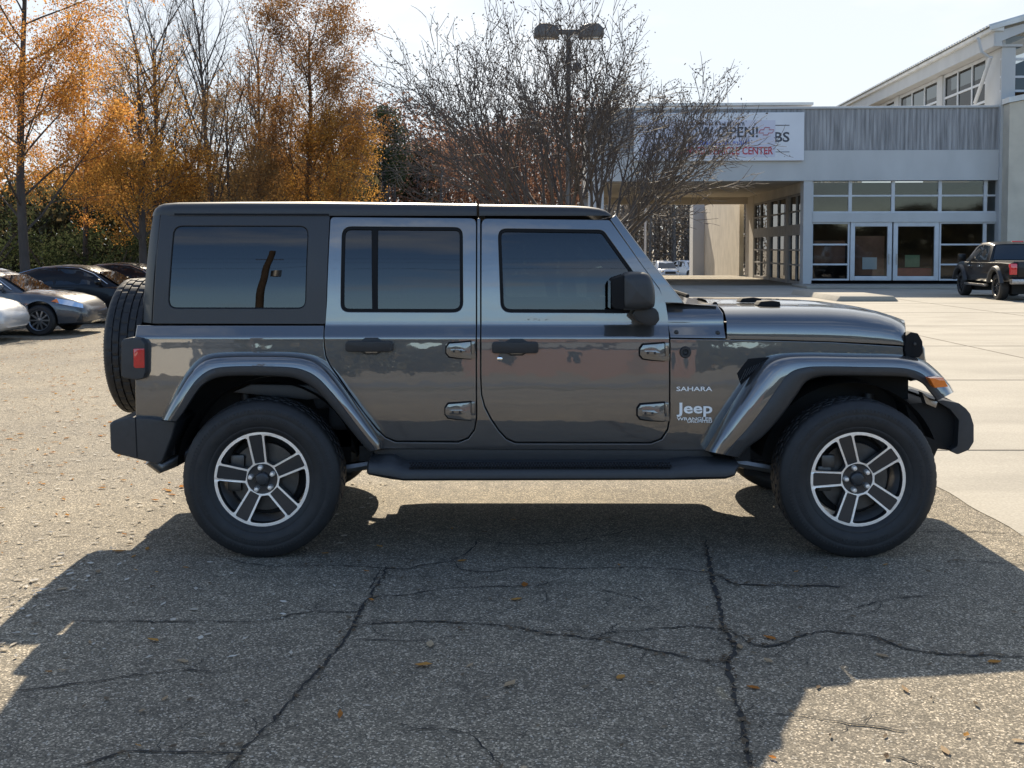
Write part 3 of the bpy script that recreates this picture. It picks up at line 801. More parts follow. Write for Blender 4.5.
class Tree:
    def __init__(s, seed): s.minr = 0.0045; s.r = random.Random(seed); s.mb = MB(); s.tips = []
    def branch(s, p, d, length, rad, lvl, cfg):
        r = s.r; c = cfg[min(lvl, len(cfg)-1)]
        k = c.get('seg', 5); pts = [Vector(p)]; dd = Vector(d).normalized()
        rads = [rad]; end = c.get('taper', 0.45)
        for i in range(k):
            dd = dd + Vector((r.gauss(0, 1), r.gauss(0, 1), r.gauss(0, 1)))*c.get('wander', 0.08) + Vector((0, 0, c.get('up', 0.0)))/k
            dd.normalize()
            pts.append(pts[-1]+dd*length/k); rads.append(rad*(1-(1-end)*(i+1)/k))
        s.mb.tube(pts, rads, c.get('n', 5), cap=False)
        if lvl >= len(cfg)-1:
            s.tips += [(pts[j], dd) for j in range(max(1, k//2), k+1)]
            return
        nx = cfg[lvl+1]
        if c.get('leafy'): s.tips += [(q, dd) for q in pts[k//2:]]
        n = c['kids'] if isinstance(c['kids'], int) else r.randint(*c['kids'])
        t0 = c.get('start', 0.3); az = r.uniform(0, 6.28)
        for i in range(n):
            t = t0+(1-t0)*(i+r.uniform(0.2, 0.9))/n
            x = t*k; j = min(int(x), k-1); q = pts[j].lerp(pts[j+1], x-j)
            ax = (pts[j+1]-pts[j]).normalized()
            az += 2.4+r.uniform(-0.5, 0.5)
            u = ax.cross(Vector((0.3, 0.2, 1)) if abs(ax.z) < 0.95 else Vector((1, 0, 0))).normalized(); w = ax.cross(u)
            ang = R(r.uniform(*c['angle']))
            nd = ax*math.cos(ang)+(u*math.cos(az)+w*math.sin(az))*math.sin(ang)
            ln = length*r.uniform(*c['ratio'])*(1.0-c.get('shrink', 0.35)*t)
            rr_ = max(s.minr, min(rads[j]*0.8, rad*c.get('rratio', 0.5)*(1-0.45*t)))
            s.branch(q, nd, ln, rr_, lvl+1, cfg)
        if c.get('fork', False):
            for _ in range(2):
                a = R(r.uniform(10, 26)); az = r.uniform(0, 6.28)
                u = dd.cross(Vector((1, 0.2, 0.1))).normalized(); w = dd.cross(u)
                s.branch(pts[-1], dd*math.cos(a)+(u*math.cos(az)+w*math.sin(az))*math.sin(a), length*c.get('fratio', 0.72), rads[-1]*0.8, lvl+1, cfg)
    def leaves(s, per, size, spread, keep=None, seed=1):
        r = random.Random(seed); mb = MB()
        for (p, d) in s.tips:
            if keep and r.random() > keep(p): continue
            for _ in range(per if isinstance(per, int) else r.randint(*per)):
                q = p+Vector((r.gauss(0, 1), r.gauss(0, 1), r.gauss(0, 0.8)))*spread
                leafquad(mb, q, r.uniform(*size), r)
        return mb
def leafquad(mb, q, sz, r):
    a = Vector((r.gauss(0, 1), r.gauss(0, 1), r.gauss(0, 1))).normalized()
    b = a.cross(Vector((r.gauss(0, 1), r.gauss(0, 1), r.gauss(0, 1)))).normalized()
    w = sz*r.uniform(0.35, 0.6)
    mb.add([q-a*sz*0.5, q+b*w*0.5, q+a*sz*0.5, q-b*w*0.5], [(0, 1, 2, 3)])
def finish(t, name, loc, label, leaves, bark, leafm, group=None, cat='tree', bname='trunk', lname='crown'):
    e = empty(name, loc, label, cat, group)
    t.mb.build(bname, bark, e, (0,0,0), smooth=60, recalc=False)
    if leaves is not None: leaves.build(lname, leafm, e, (0,0,0), recalc=False)
    return e
def place(px, Y):
    x = (px-512)/FPX*Y; return Vector((x, Y, zg(x, Y)))

# crape myrtle behind the vehicle: many stems, fine twigs, seed heads
def crape():
    t = Tree(41); r = t.r; t.minr = 0.006
    cfg = [dict(seg=7, n=6, wander=0.045, up=0.10, kids=(5,6), start=0.34, angle=(16,34), ratio=(0.46,0.66), rratio=0.55, taper=0.30, shrink=0.25, fork=True, fratio=0.55),
           dict(seg=5, n=4, wander=0.09, up=0.04, kids=(4,5), start=0.18, angle=(18,40), ratio=(0.45,0.68), rratio=0.6, taper=0.45, fork=True, fratio=0.6),
           dict(seg=3, n=3, wander=0.11, up=0.10, kids=(3,4), start=0.15, angle=(20,45), ratio=(0.5,0.75), rratio=0.7, taper=0.5, fork=False),
           dict(seg=3, n=3, wander=0.13, up=0.12)]
    gi = 0
    for i_s in range(8):
        phi = 2*math.pi*i_s/8+0.2; cx_, cy_ = math.cos(phi), math.sin(phi); rad = r.uniform(0.062, 0.075)
        p = Vector((0.30*cx_, 0.22*cy_, -0.05)); pts = [p.copy()]; tl = R(r.uniform(7, 15)); d = Vector((math.sin(tl)*cx_, math.sin(tl)*cy_, math.cos(tl)))
        ln = r.uniform(1.6, 2.0)
        for i in range(6):
            d = (d+Vector((r.gauss(0, 1), r.gauss(0, 1), 0))*0.04).normalized(); pts.append(pts[-1]+d*ln/6)
        t.mb.tube(pts, [rad*(1-0.05*i) for i in range(7)], 7, cap=False)
        for k in range(3 if cx_ > 0.3 else 4):
            az = phi+R((-38, 14, 40, -12)[k]+r.uniform(-9, 9)); gi += 1
            po = R(6+54*((gi*0.618+0.31) % 1.0)**0.85)
            dd = Vector((math.sin(po)*math.cos(az), math.sin(po)*math.sin(az), math.cos(po)))
            if dd.x > 0.35: dd.z = max(dd.z, 0.85*dd.x+0.15)
            q = pts[-1].lerp(pts[-2], r.uniform(0, 1.5)) if k else pts[-1]
            t.branch(q, dd, r.uniform(1.85, 2.15)*(0.76 if dd.x > 0.3 else 1.06)*(0.84+0.34*po), rad*r.uniform(0.45, 0.6), 0, cfg)
    def keep(p): return 0.65 if p.z > 3.5 else (0.25 if p.z > 2.9 else 0.04)
    lv = t.leaves((1, 3), (0.026, 0.055), 0.045, keep, 4)
    finish(t, 'crape_myrtle', place(583, 17.9), 'bare multi-stemmed crape myrtle with seed heads behind the off-road vehicle', lv, M_CMBARK, L_SEED, lname='seed_heads')
    print('crape', len(t.mb.f), len(lv.f))
crape()

OAK = [dict(seg=9, n=8, wander=0.03, up=0.05, kids=(24,28), start=0.20, angle=(42,66), ratio=(0.34,0.47), rratio=0.26, taper=0.18, shrink=0.55),
       dict(seg=6, n=5, wander=0.09, up=0.25, kids=(6,8), start=0.2, angle=(28,58), ratio=(0.34,0.5), rratio=0.5, taper=0.25, shrink=0.4),
       dict(seg=4, n=4, wander=0.12, up=0.12, kids=(4,5), start=0.2, angle=(25,60), ratio=(0.40,0.6), rratio=0.5, taper=0.35, shrink=0.3, leafy=True),
       dict(seg=3, n=3, wander=0.14, up=0.05)]
def oak(px, Y, H, seed, leafm, name, label, per, keep=None, group='autumn trees along the far edge of the lot', cfg=OAK, rad=0.155, size=(0.05,0.105), spread=0.20, bark=M_BARKD):
    t = Tree(seed); t.branch((0, 0, -0.1), (0.01, 0, 1), H, rad, 0, cfg)
    lv = t.leaves(per, size, spread, keep, seed+1) if per else None
    finish(t, name, place(px, Y), label, lv, bark, leafm, group)
    print(name, len(t.mb.f), len(lv.f) if lv else 0)
# left big oak: thin leaves above, full below
oak(26, 29.5, 11.0, 101, L_ORANGE, 'oak_tree', 'tall orange-leaved oak with straight trunk at the far left', (28,36), lambda p: 0.95 if p.z < 6.6 else 0.5)
oak(-75, 32, 9.5, 112, L_ORANGE, 'oak_tree', 'orange oak whose boughs reach in at the left edge', (9,13), lambda p: 0.9)
oak(143, 36, 8.0, 131, L_YELLOW, 'oak_tree', 'shorter golden brown oak behind the spare wheel, dark trunk', (19,24), lambda p: 0.85 if p.z < 5.2 else 0.15)
RUSTCFG = [dict(OAK[0], angle=(26,50), ratio=(0.42,0.58)), OAK[1], OAK[2], OAK[3]]
oak(313, 40, 9.5, 142, L_RUST, 'oak_tree', 'rust brown upright oak left of the crape myrtle', (20,27), lambda p: 0.95 if p.z < 7 else 0.7, cfg=RUSTCFG)
LOW = [dict(OAK[0], kids=(16,20), start=0.22, angle=(40,70), ratio=(0.40,0.56)), OAK[1], OAK[2], OAK[3]]
oak(350, 39, 6.0, 155, L_YELLOW, 'oak_tree', 'small yellow tree beside the rust brown oak', (9,13), lambda p: 0.8, rad=0.10, cfg=LOW)
oak(232, 38, 6.6, 163, L_BROWN, 'oak_tree', 'low brown-leaved tree under the bare upright trees', (16,20), lambda p: 0.9 if p.z < 5 else 0.2, rad=0.11, cfg=LOW)
oak(86, 40, 8.2, 170, L_ORANGE, 'oak_tree', 'orange tree between the left oak and the golden brown oak', (17,22), lambda p: 0.9 if p.z < 6 else 0.3, rad=0.12, cfg=LOW)
oak(282, 46, 7.6, 176, L_BROWN, 'oak_tree', 'dull brown tree to the left of the rust brown oak', (17,22), lambda p: 0.9 if p.z < 6 else 0.3, rad=0.12, cfg=LOW)
oak(190, 47, 7.6, 178, L_BROWN, 'oak_tree', 'dull brown tree far behind the golden brown oak', (16,20), lambda p: 0.9 if p.z < 5.6 else 0.2, rad=0.12, cfg=LOW)
BARE = [dict(seg=9, n=7, wander=0.03, up=0.1, kids=(20,24), start=0.15, angle=(18,38), ratio=(0.42,0.62), rratio=0.40, taper=0.16, shrink=0.45),
        dict(seg=6, n=5, wander=0.06, up=0.35, kids=(6,8), start=0.2, angle=(18,40), ratio=(0.36,0.52), rratio=0.5, taper=0.25, shrink=0.4),
        dict(seg=4, n=3, wander=0.09, up=0.2, kids=(7,9), start=0.12, angle=(18,42), ratio=(0.42,0.62), rratio=0.5, taper=0.35, shrink=0.3),
        dict(seg=3, n=3, wander=0.10, up=0.15)]
for (px, Y, H, seed, lab, kf) in ((158, 39, 9.2, 201, 'bare upright grey tree standing left of two, few leaves low down', 0.25), (216, 42, 10.2, 207, 'tallest bare upright tree with brown lower leaves', 0.3), (258, 45, 9.4, 213, 'slender bare tree next to the rust brown oak', 0.2)):
    oak(px, Y, H, seed, L_BROWN, 'bare_tree', lab, (3,5), (lambda p, k=kf: k*3.0 if p.z < 4.6 else 0.03), cfg=BARE, bark=M_BARK, rad=0.15)

# evergreens and woods behind
def blob_leaves(mb, c, rad, n, size, r, flat=1.0):
    for _ in range(n):
        v = Vector((r.gauss(0, 1), r.gauss(0, 1), r.gauss(0, 1))); v.normalize(); v *= (r.random()**0.45)
        leafquad(mb, Vector(c)+Vector((v.x*rad[0], v.y*rad[1], v.z*rad[2])), r.uniform(*size), r)
def pine(px, Y, H, seed, label):
    r = random.Random(seed); t = Tree(seed); t.mb.tube([(0,0,-0.1),(0.05,0,H*0.5),(0,0.05,H)], [0.2,0.14,0.03], 7, cap=False)
    lv = MB()
    for i in range(34):
        z = H*r.uniform(0.55, 1.0); a = r.uniform(0, 6.28); k = (1.15-z/H)*2.6*r.uniform(0.5, 1.1)
        t.mb.tube([(0,0,z-0.2),(k*math.cos(a), k*math.sin(a), z+0.1)], [0.04,0.015], 4, cap=False)
        blob_leaves(lv, (k*math.cos(a), k*math.sin(a), z+0.15), (0.75,0.75,0.42), 110, (0.12,0.26), r)
    finish(t, 'pine_tree', place(px, Y), label, lv, M_BARKD, L_PINE, 'pines beyond the lot')
pine(384, 58, 8.6, 301, 'dark pine showing right of the yellow tree')
pine(420, 66, 7.6, 302, 'smaller dark pine behind the crape myrtle twigs')
def shrub(px, Y, w, h, seed, label, n=2600, m=L_GREEN):
    r = random.Random(seed); t = Tree(seed); lv = MB()
    for k in range(6):
        a = r.uniform(0, 6.28); t.mb.tube([(0,0,-0.1),(w*0.3*math.cos(a), w*0.3*math.sin(a), h*0.7)], [0.06,0.02], 5, cap=False)
    for k in range(15):
        blob_leaves(lv, (r.uniform(-w/2, w/2), r.uniform(-0.7, 0.7), h*r.uniform(0.15, 0.85)), (w*0.17+0.2, 0.6, h*0.2), n//15, (0.08,0.2), r)
    finish(t, 'evergreen_shrub', place(px, Y), label, lv, M_BARKD, m, 'dark shrubs behind the parked cars', 'shrub', 'stems', 'foliage')
shrub(-30, 39, 6.0, 3.2, 311, 'dark evergreen shrub at the left edge behind the silver car')
shrub(60, 41, 4.6, 2.7, 312, 'dark evergreen shrub right of the orange oak trunk')
shrub(112, 40, 4.2, 2.3, 313, 'dark evergreen shrub behind the black sedan roof')
shrub(190, 46, 5.5, 2.5, 314, 'dark evergreen shrub hidden mostly by the vehicle roof')
# woods: one mass each
M_TWOOD = mat('wood_trunks', (0.15, 0.135, 0.12), 0.9, noise=(5, 0.35))
def woods(name, px0, px1, Y0, Y1, h0, h1, n, nt, leafm, seed, label, size=(0.25,0.6)):
    r = random.Random(seed); mb = MB()
    for _ in range(n):
        Y = r.uniform(Y0, Y1); px = r.uniform(px0, px1); x = (px-512)/FPX*Y
        top = h0+(h1-h0)*(0.5+0.5*math.sin(px*0.035+Y*0.3))*r.uniform(0.75, 1.0)
        leafquad(mb, Vector((x, Y, zg(x, Y)+r.uniform(0.0, 1.0)**0.8*top)), r.uniform(*size), r)
    ob = mb.build(name, [leafm, M_TWOOD], None, recalc=False)
    m2 = MB()
    for _ in range(nt):
        Y = r.uniform(Y0, Y1); px = r.uniform(px0, px1); x = (px-512)/FPX*Y; h = h1*r.uniform(0.6, 0.9); q = r.uniform(-0.4, 0.4)
        m2.tube([(x, Y, 0), (x+q*0.5, Y, h*0.5), (x+q, Y, h)], [r.uniform(0.06, 0.17), 0.07, 0.015], 4, 1, cap=False)
        for _b in range(7):
            z = h*r.uniform(0.35, 0.95); a = r.uniform(-1, 1); m2.tube([(x+q*z/h, Y, z), (x+q*z/h+a*1.1, Y, z+r.uniform(0.6, 1.6))], [0.035, 0.008], 3, 1, cap=False)
    me = ob.data; v0 = [tuple(v.co) for v in me.vertices]; f0 = [tuple(p.vertices) for p in me.polygons]
    off = len(v0); me.clear_geometry(); me.from_pydata(v0+m2.v, [], f0+[tuple(i+off for i in f) for f in m2.f])
    me.polygons.foreach_set('material_index', [0]*len(f0)+[1]*len(m2.f)); me.update()
    return tag(ob, label, 'woods', kind='stuff')
L_OLIVE = leaf_mat('olive_wood', [(0.03,0.034,0.02),(0.06,0.06,0.032),(0.10,0.085,0.045),(0.17,0.11,0.05)], 0.4)
woods('woodland', -160, 380, 50, 64, 4.2, 6.2, 30000, 70, L_OLIVE, 401, 'brown and olive woodland behind the autumn trees')
woods('russet_woodland', 340, 600, 62, 82, 8.2, 10.6, 70000, 120, L_REDW, 402, 'russet woodland behind the crape myrtle', (0.13,0.32))
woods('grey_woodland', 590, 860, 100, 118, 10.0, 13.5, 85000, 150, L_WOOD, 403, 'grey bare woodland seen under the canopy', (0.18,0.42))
# ================================================================ THE OFF-ROADER
YB0 = 5.69            # outer plane of the body sides
YC = 6.49             # centre line
_zs = [0.20,0.45,0.60,0.72,0.80,0.88,0.98,1.06,1.10,1.132,1.190,1.22,1.28,1.40,1.52,1.64,1.74,1.97]
_in = [0.06,0.034,0.012,0.003,0.002,0.0045,0.0095,0.014,0.0162,0.0185,0.0505,0.054,0.0585,0.0685,0.085,0.1075,0.1305,0.19]
_zz = np.linspace(0.2, 1.95, 1751)
_ii = np.interp(_zz, _zs, _in)
_k = np.exp(-0.5*(np.arange(-40,41)/4.0)**2); _k /= _k.sum()
_k2 = np.exp(-0.5*(np.arange(-90,91)/30.0)**2); _k2 /= _k2.sum()
_w = np.clip((_zz-1.07)/0.05, 0, 1)*np.clip((1.26-_zz)/0.05, 0, 1)
_ii = _w*np.convolve(np.pad(_ii, 40, mode='edge'), _k, mode='valid') + (1-_w)*np.convolve(np.pad(_ii, 90, mode='edge'), _k2, mode='valid')
XT = 0.95             # where the body begins to narrow towards the grille
def Yb(x, z):
    t = max(0.0, x - XT)
    return YB0 + float(np.interp(z, _zz, _ii)) + 0.105*t + 0.004*(x*x)*0.2

def P(px, py, off=0.0):
    Y = YB0 + 0.05
    for _ in range(5):
        p = at(px, py, Y); Y = Yb(p.x, p.z) + off
    return (p.x, p.z)
def PL(pts, off=0.0): return [P(a, b, off) for a, b in pts]

suv = empty('off_road_vehicle', (0.3, YC, 0.0), 'dark grey metallic four door off-road vehicle parked side-on in the foreground', 'off-road vehicle')
SO = (0.3, YC, 0.0)

ZL = sorted(set([0.5,0.56,0.62,0.68,0.74,0.79,0.83,0.87,0.91,0.95,0.99] + [round(1.03+0.008*i,4) for i in range(26)] + [1.25,1.27]+[round(1.29+0.03*i, 3) for i in range(17)]))
XL = [XT + 0.1*i for i in range(0, 13)] + [-2.0 + 0.25*i for i in range(11)]

def snormal(x, z, fn):
    e = 0.004
    dx = (fn(x+e, z)-fn(x-e, z))/(2*e); dz = (fn(x, z+e)-fn(x, z-e))/(2*e)
    return Vector((dx, -1.0, dz)).normalized()

def panel(name, outline, holes, m, parent=suv, off=0.0, edge=0.004, thick=0.03, sides=(False, True), fn=None, origin=SO, label=None):
    """sheet-metal panel: outline and holes in (x,z), laid on the curved body side, rounded edges, returned rim"""
    f0 = fn or Yb
    def f(x, z): return f0(x, z) + off
    loops = [outline] + list(holes)
    loops3 = [[Vector((a, b, 0)) for a, b in lp] for lp in loops]
    tris = geometry.tessellate_polygon(loops3)
    flat = [p for lp in loops for p in lp]
    bm = bmesh.new()
    bv = [bm.verts.new((a, 0, b)) for a, b in flat]
    for t in tris:
        try:
            fc = bm.faces.new([bv[i] for i in t])
        except ValueError: pass
    bmesh.ops.remove_doubles(bm, verts=bm.verts, dist=1e-5)
    zmin = min(p[1] for p in outline); zmax = max(p[1] for p in outline)
    xmin = min(p[0] for p in outline); xmax = max(p[0] for p in outline)
    for z in ZL:
        if zmin < z < zmax:
            bmesh.ops.bisect_plane(bm, geom=bm.verts[:]+bm.edges[:]+bm.faces[:], dist=1e-6, plane_co=(0,0,z), plane_no=(0,0,1))
    for x in XL:
        if xmin < x < xmax:
            bmesh.ops.bisect_plane(bm, geom=bm.verts[:]+bm.edges[:]+bm.faces[:], dist=1e-6, plane_co=(x,0,0), plane_no=(1,0,0))
    bm.normal_update()
    for fc in bm.faces:
        if fc.normal.y > 0: fc.normal_flip()
    bm.verts.index_update()
    V = [(v.co.x, f(v.co.x, v.co.z), v.co.z) for v in bm.verts]
    N = [snormal(v.co.x, v.co.z, f) for v in bm.verts]
    F = [[v.index for v in fc.verts] for fc in bm.faces]
    outd = {}
    bed = []
    for fc in bm.faces:
        for lp in fc.loops:
            if len(lp.edge.link_faces) == 1:
                a, b = lp.vert, lp.link_loop_next.vert
                d = Vector((b.co.x-a.co.x, 0, b.co.z-a.co.z))
                if d.length < 1e-9: continue
                d.normalize()
                c = fc.calc_center_median()
                nn = Vector((d.z, 0, -d.x))
                if nn.dot(Vector((c.x-a.co.x, 0, c.z-a.co.z))) > 0: nn = -nn
                outd.setdefault(a.index, []).append(nn); outd.setdefault(b.index, []).append(nn)
                bed.append((a.index, b.index))
    r1, r2 = {}, {}
    for i, ns in outd.items():
        d = Vector((0,0,0))
        for q in ns: d += q
        if d.length < 1e-6: d = ns[0].copy()
        d.normalize()
        cs = max(0.5, d.dot(ns[0]))
        p = Vector(V[i])
        q1 = p + d*(edge/cs) + Vector((0, edge, 0)); q2 = p + d*(edge/cs) + Vector((0, thick, 0))
        r1[i] = len(V); V.append(tuple(q1)); N.append(d.copy())
        r2[i] = len(V); V.append(tuple(q2)); N.append(d.copy())
    for a, b in bed:
        F.append([b, a, r1[a], r1[b]]); F.append([r1[b], r1[a], r2[a], r2[b]])
    bm.free()
    obs = []
    for mir in sides:
        o = Vector(origin)
        vv = [(p[0]-o.x, (2*YC-p[1] if mir else p[1])-o.y, p[2]-o.z) for p in V]
        ff = [t[::-1] for t in F] if mir else F
        me = bpy.data.meshes.new(name); me.from_pydata(vv, [], ff); me.materials.append(m)
        me.shade_smooth()
        nn = [(n.x, -n.y if mir else n.y, n.z) for n in N]
        me.validate(); me.normals_split_custom_set_from_vertices(nn)
        ob = bpy.data.objects.new(name, me); COL.objects.link(ob); ob.parent = parent
        if label: ob['label'] = label
        obs.append(ob)
    return obs

def sprism(name, pxpoly, y0, y1, m, parent=suv, bevel=0.006, rad=0, mirror=True, Yp=None, smooth=35, seg=2, label=None):
    """solid cut from a side outline given in pixels at depth Yp, from y0 to y1"""
    Yp = y0 if Yp is None else Yp
    poly = [(at(a, b, Yp).x, at(a, b, Yp).z) for a, b in pxpoly]
    if rad: poly = round_poly(poly, rad)
    mb = MB(); mb.prism(poly, y0, y1)
    obs = []
    for mir in ((None, YC) if mirror else (None,)):
        ob = mb.build(name, m, parent, SO, smooth=smooth, bevel=bevel, seg=seg, mirror_y=mir)
        if label: ob['label'] = label
        obs.append(ob)
    return obs

# ---- outlines (photo pixels)
RD = [(330.5,217.2),(475.8,218.2),(475.6,330),(475.4,421)] 
rear_door_px = [(331.0,217.5),(475.6,218.8),(475.4,418),(473.5,429),(467.5,437),(458,440.6),(396,440.2),(386,436.2),(377,427.5),(365,413),(350.5,392.6),(338,374.5),(331.0,365),(327.0,356.5),(325.4,346),(325.0,330),(327.4,300)]
front_door_px = [(482.2,219.0),(608.6,220.5),(611.0,222.5),(643,267.5),(659.0,289.5),(665.0,302),(667.8,318),(668.6,345),(668.4,418),(666.5,429),(660.5,437.6),(650.5,441.6),(516,441.4),(507,437.4),(499.5,429.5),(491.5,417.5),(485.5,405.5),(482.6,394),(481.9,377),(481.9,300)]
rear_window_px  = [(341.5,226),(463.3,226.8),(463.8,313),(340.0,312.6)]
front_window_px = [(497.2,228.0),(603.5,229.4),(644.5,287),(643.0,313.6),(500.3,313.0)]
quarter_window_px = [(173.2,225.2),(309.4,225.4),(306.4,309.4),(167.2,309.2)]

def rp(pxl, r, off=0.0): return round_poly(PL(pxl, off), r)
rd = rp(rear_door_px, [0.02,0.03]+[0.012]*13+[0.012,0.01])
fd = rp(front_door_px, [0.03,0.02]+[0.02]*17+[0.01])
rw_o = rp(rear_window_px, [0.055,0.05,0.06,0.05]); fw_o = rp(front_window_px, [0.05,0.05,0.05,0.04,0.06])
qw_o = rp(quarter_window_px, [0.055,0.055,0.05,0.05])
def shrink(poly, d):
    n = len(poly); area = sum(poly[i][0]*poly[(i+1)%n][1]-poly[(i+1)%n][0]*poly[i][1] for i in range(n))
    s = 1 if area > 0 else -1; out = []
    for i in range(n):
        a, p, b = Vector(poly[i-1]), Vector(poly[i]), Vector(poly[(i+1)%n])
        e0 = p-a; e1 = b-p
        if e0.length < 1e-7: e0 = e1
        if e1.length < 1e-7: e1 = e0
        n0 = Vector((-e0.y, e0.x)).normalized()*s; n1 = Vector((-e1.y, e1.x)).normalized()*s
        m_ = n0+n1
        if m_.length < 1e-6: m_ = n0
        m_.normalize(); c = max(0.6, m_.dot(n0))
        out.append(tuple(p + m_*d/c))
    return out

# ---- doors
doors_r = panel('rear_door', rd, [rw_o], M_PAINT, thick=0.035)
doors_f = panel('front_door', fd, [fw_o], M_PAINT, thick=0.035)
for dlist, wo, bars in ((doors_r, rw_o, True), (doors_f, fw_o, False)):
    wi = shrink(wo, 0.017); wi2 = shrink(wo, 0.004)
    for k, side in enumerate(((False,), (True,))):
        d = dlist[k]
        panel('window_seal', wi2, [wi], M_SEAL, parent=d, off=0.005, edge=0.003, thick=0.03, sides=side)
        panel('window', shrink(wo, 0.013), [], G_MID if (not bars) else G_DARK, parent=d, off=0.014, edge=0.001, thick=0.006, sides=side)
        if bars:
            bx_ = [P(371.8,225), P(377.6,225), P(377.2,314), P(372.4,314)]
            panel('window_divider', bx_, [], M_SEAL, parent=d, off=0.007, edge=0.002, thick=0.02, sides=side)

# ---- hardtop side with quarter window
hard_px = [(161.4,215.2),(329.2,215.6),(325.2,323.6),(153.0,323.2)]
ht = rp(hard_px, [0.01,0.008,0.01,0.004])
tops = panel('hardtop_side', ht, [qw_o], M_TOP, thick=0.03)
for k, side in enumerate(((False,), (True,))):
    panel('window_seal', shrink(qw_o, 0.000), [shrink(qw_o, 0.007)], M_SEAL, parent=tops[k], off=0.006, edge=0.003, thick=0.02, sides=side)
    panel('quarter_window', shrink(qw_o, 0.005), [], G_DARK, parent=tops[k], off=0.008, edge=0.001, thick=0.006, sides=side)
cap_px = [(151.4,323.2),(159.6,215.0),(152.2,215.4),(148.0,234.5),(143.4,266),(138.9,300),(137.8,323.0)]
def Ycap(x, z):      # the rear corner rounds away
    t = max(0.0, -1.83 - x); return Yb(x, z) + min(0.08, 5.5*t*t)
capp = PL(cap_px)
panel('seam_strip', PL([(150.6,323),(154.6,323),(163.2,215.6),(158.8,215.6)]), [], M_SEAL, off=0.012, edge=0.001, thick=0.01)
panel('hardtop_corner', capp, [], M_TOP, thick=0.05, fn=Ycap)

# ---- lower body side
body_px = [(137.6,326.2),(323.2,326.2),(323.4,348),(325.0,357.4),(329.6,366.6),(349.0,394.4),(375.6,429.6),(385,438.4),(395.6,443.0),(458.6,443.4),(469,439.4),(475.6,430.8),(477.6,419),(477.8,218.9),(479.7,218.9),(479.7,378),(480.4,394.6),(483.6,407),(489.8,419.4),(498,431.6),(505.8,440),(515.4,444.2),(651.2,444.4),(662.4,440.0),(668.8,430.4),(670.7,418.5),(671.0,339.4),(725.8,340.2),(830,342.8),(902.6,347.2),(903,356),(900,364),(775,364),(758,378),(739,402),(706,449.4),(380,448.2),(378,437),(331,374),(317,362),(300,357.5),(220,357.5),(203,363),(188,377),(165,419),(136.6,417.6)]
panel('body_side', PL(body_px), [], M_PAINT, thick=0.04)
cowl_px = [(671.0,337.2),(667.4,318),(664.4,304.0),(685.2,304.6),(690,305.2),(718.6,306.0),(722.8,314),(725.2,337.9)]
def Ycowl(x, z):
    z0 = 1.205
    return Yb(x, min(z, z0)) + (0.0 if z < z0 else 2.6*(z-z0)**2*3.2)
ZL += [1.205+0.006*i for i in range(14)]
cw = panel('cowl_panel', PL(cowl_px), [], M_PAINT, thick=0.04, fn=Ycowl)
for c, sd in ((cw[0], None), (cw[1], YC)):
    for (bx, by) in ((676.4,332.5),(717.7,333)):
        q = P(bx, by); mb = MB(); y = Yb(*q)
        mb.lathe([(0.0,-0.006),(0.008,-0.006),(0.012,-0.003),(0.013,0.004)], 12, c=(q[0], y, q[1])); mb.build('screw', M_BLK, c, SO, smooth=40, mirror_y=sd)
q = P(685.3, 352.2); mb = MB()
mb.lathe([(0.0,-0.004),(0.008,-0.006),(0.012,-0.004),(0.016,-0.010),(0.027,-0.010),(0.031,-0.002),(0.031,0.004)], 24, c=(q[0], Yb(*q), q[1]))
mb.build('antenna_base', M_BLK, suv, SO, smooth=40)

# A pillar / windscreen frame side
apil_px = [(611.2,219.4),(615.4,216.0),(633.8,240.6),(652.5,265.2),(669,285.4),(682.6,302.6),(664.6,302.2),(659.8,288.6),(643.8,266.6)]
panel('windscreen_pillar', PL(apil_px), [], M_PAINT, thick=0.07, edge=0.006)
# windscreen, header and scuttle across the car
def across(name, p0, p1, m, inset=0.03, th=0.02, parent=suv, n=8, bow=0.05):
    """sheet between two side points, spanning the car's width, bowed forward"""
    rows = []
    for (x, z) in (p0, p1):
        y0 = Yb(x, z) + inset; y1 = 2*YC - y0
        rows.append([(x + bow*(1-((2*i/n)-1)**2), y0+(y1-y0)*i/n, z) for i in range(n+1)])
    mb = MB(); mb.grid(rows)
    ob = mb.build(name, m, parent, SO, smooth=60, recalc=False)
    return ob
across('windscreen', P(676,301), P(617,223), G_CLEAR, inset=0.06)
across('windscreen_header', P(617,223), P(612,214), M_PAINT, inset=0.03)
across('scuttle', P(718,306.6), P(683,303.8), M_PAINT, inset=0.03, bow=0.02)
across('scuttle', P(683,303.8), P(672,299.5), M_BLK, inset=0.03, bow=0.02)

# ---- roof panels (drip rail at y=216)
def roof_panel(name, stations, m):
    rows = []
    for (px, pt, drop) in stations:
        p = at(px, pt, 5.90); x = p.x; zt = p.z
        zd = at(px, 215.6, 5.80).z
        hgt = max(0.002, zt - zd)
        y0 = Yb(x, zd) - 0.004
        prof = [(0.012, -0.004), (0.0, 0.0), (0.0, 0.35), (0.006, 0.62), (0.02, 0.83), (0.045, 0.95), (0.09, 1.0)]
        row = [(x, y0+a + drop, zd + b*hgt) for a, b in prof]
        for t in (0.3, 0.6, 1.0): row.append((x, y0+0.09+drop + (YC-y0-0.09-drop)*t, zt + 0.012*(1-(1-t)**2)*min(1, hgt/0.05)))
        far = [(q[0], 2*YC-q[1], q[2]) for q in row[:-1]][::-1]
        rows.append(row+far)
    mb = MB(); mb.grid(rows)
    mb.f.append(tuple(range(len(rows[0])))); mb.m.append(0)
    o_ = (len(rows)-1)*len(rows[0]); mb.f.append(tuple(o_+i for i in range(len(rows[0])))[::-1]); mb.m.append(0)
    return mb.build(name, m, suv, SO, smooth=42)
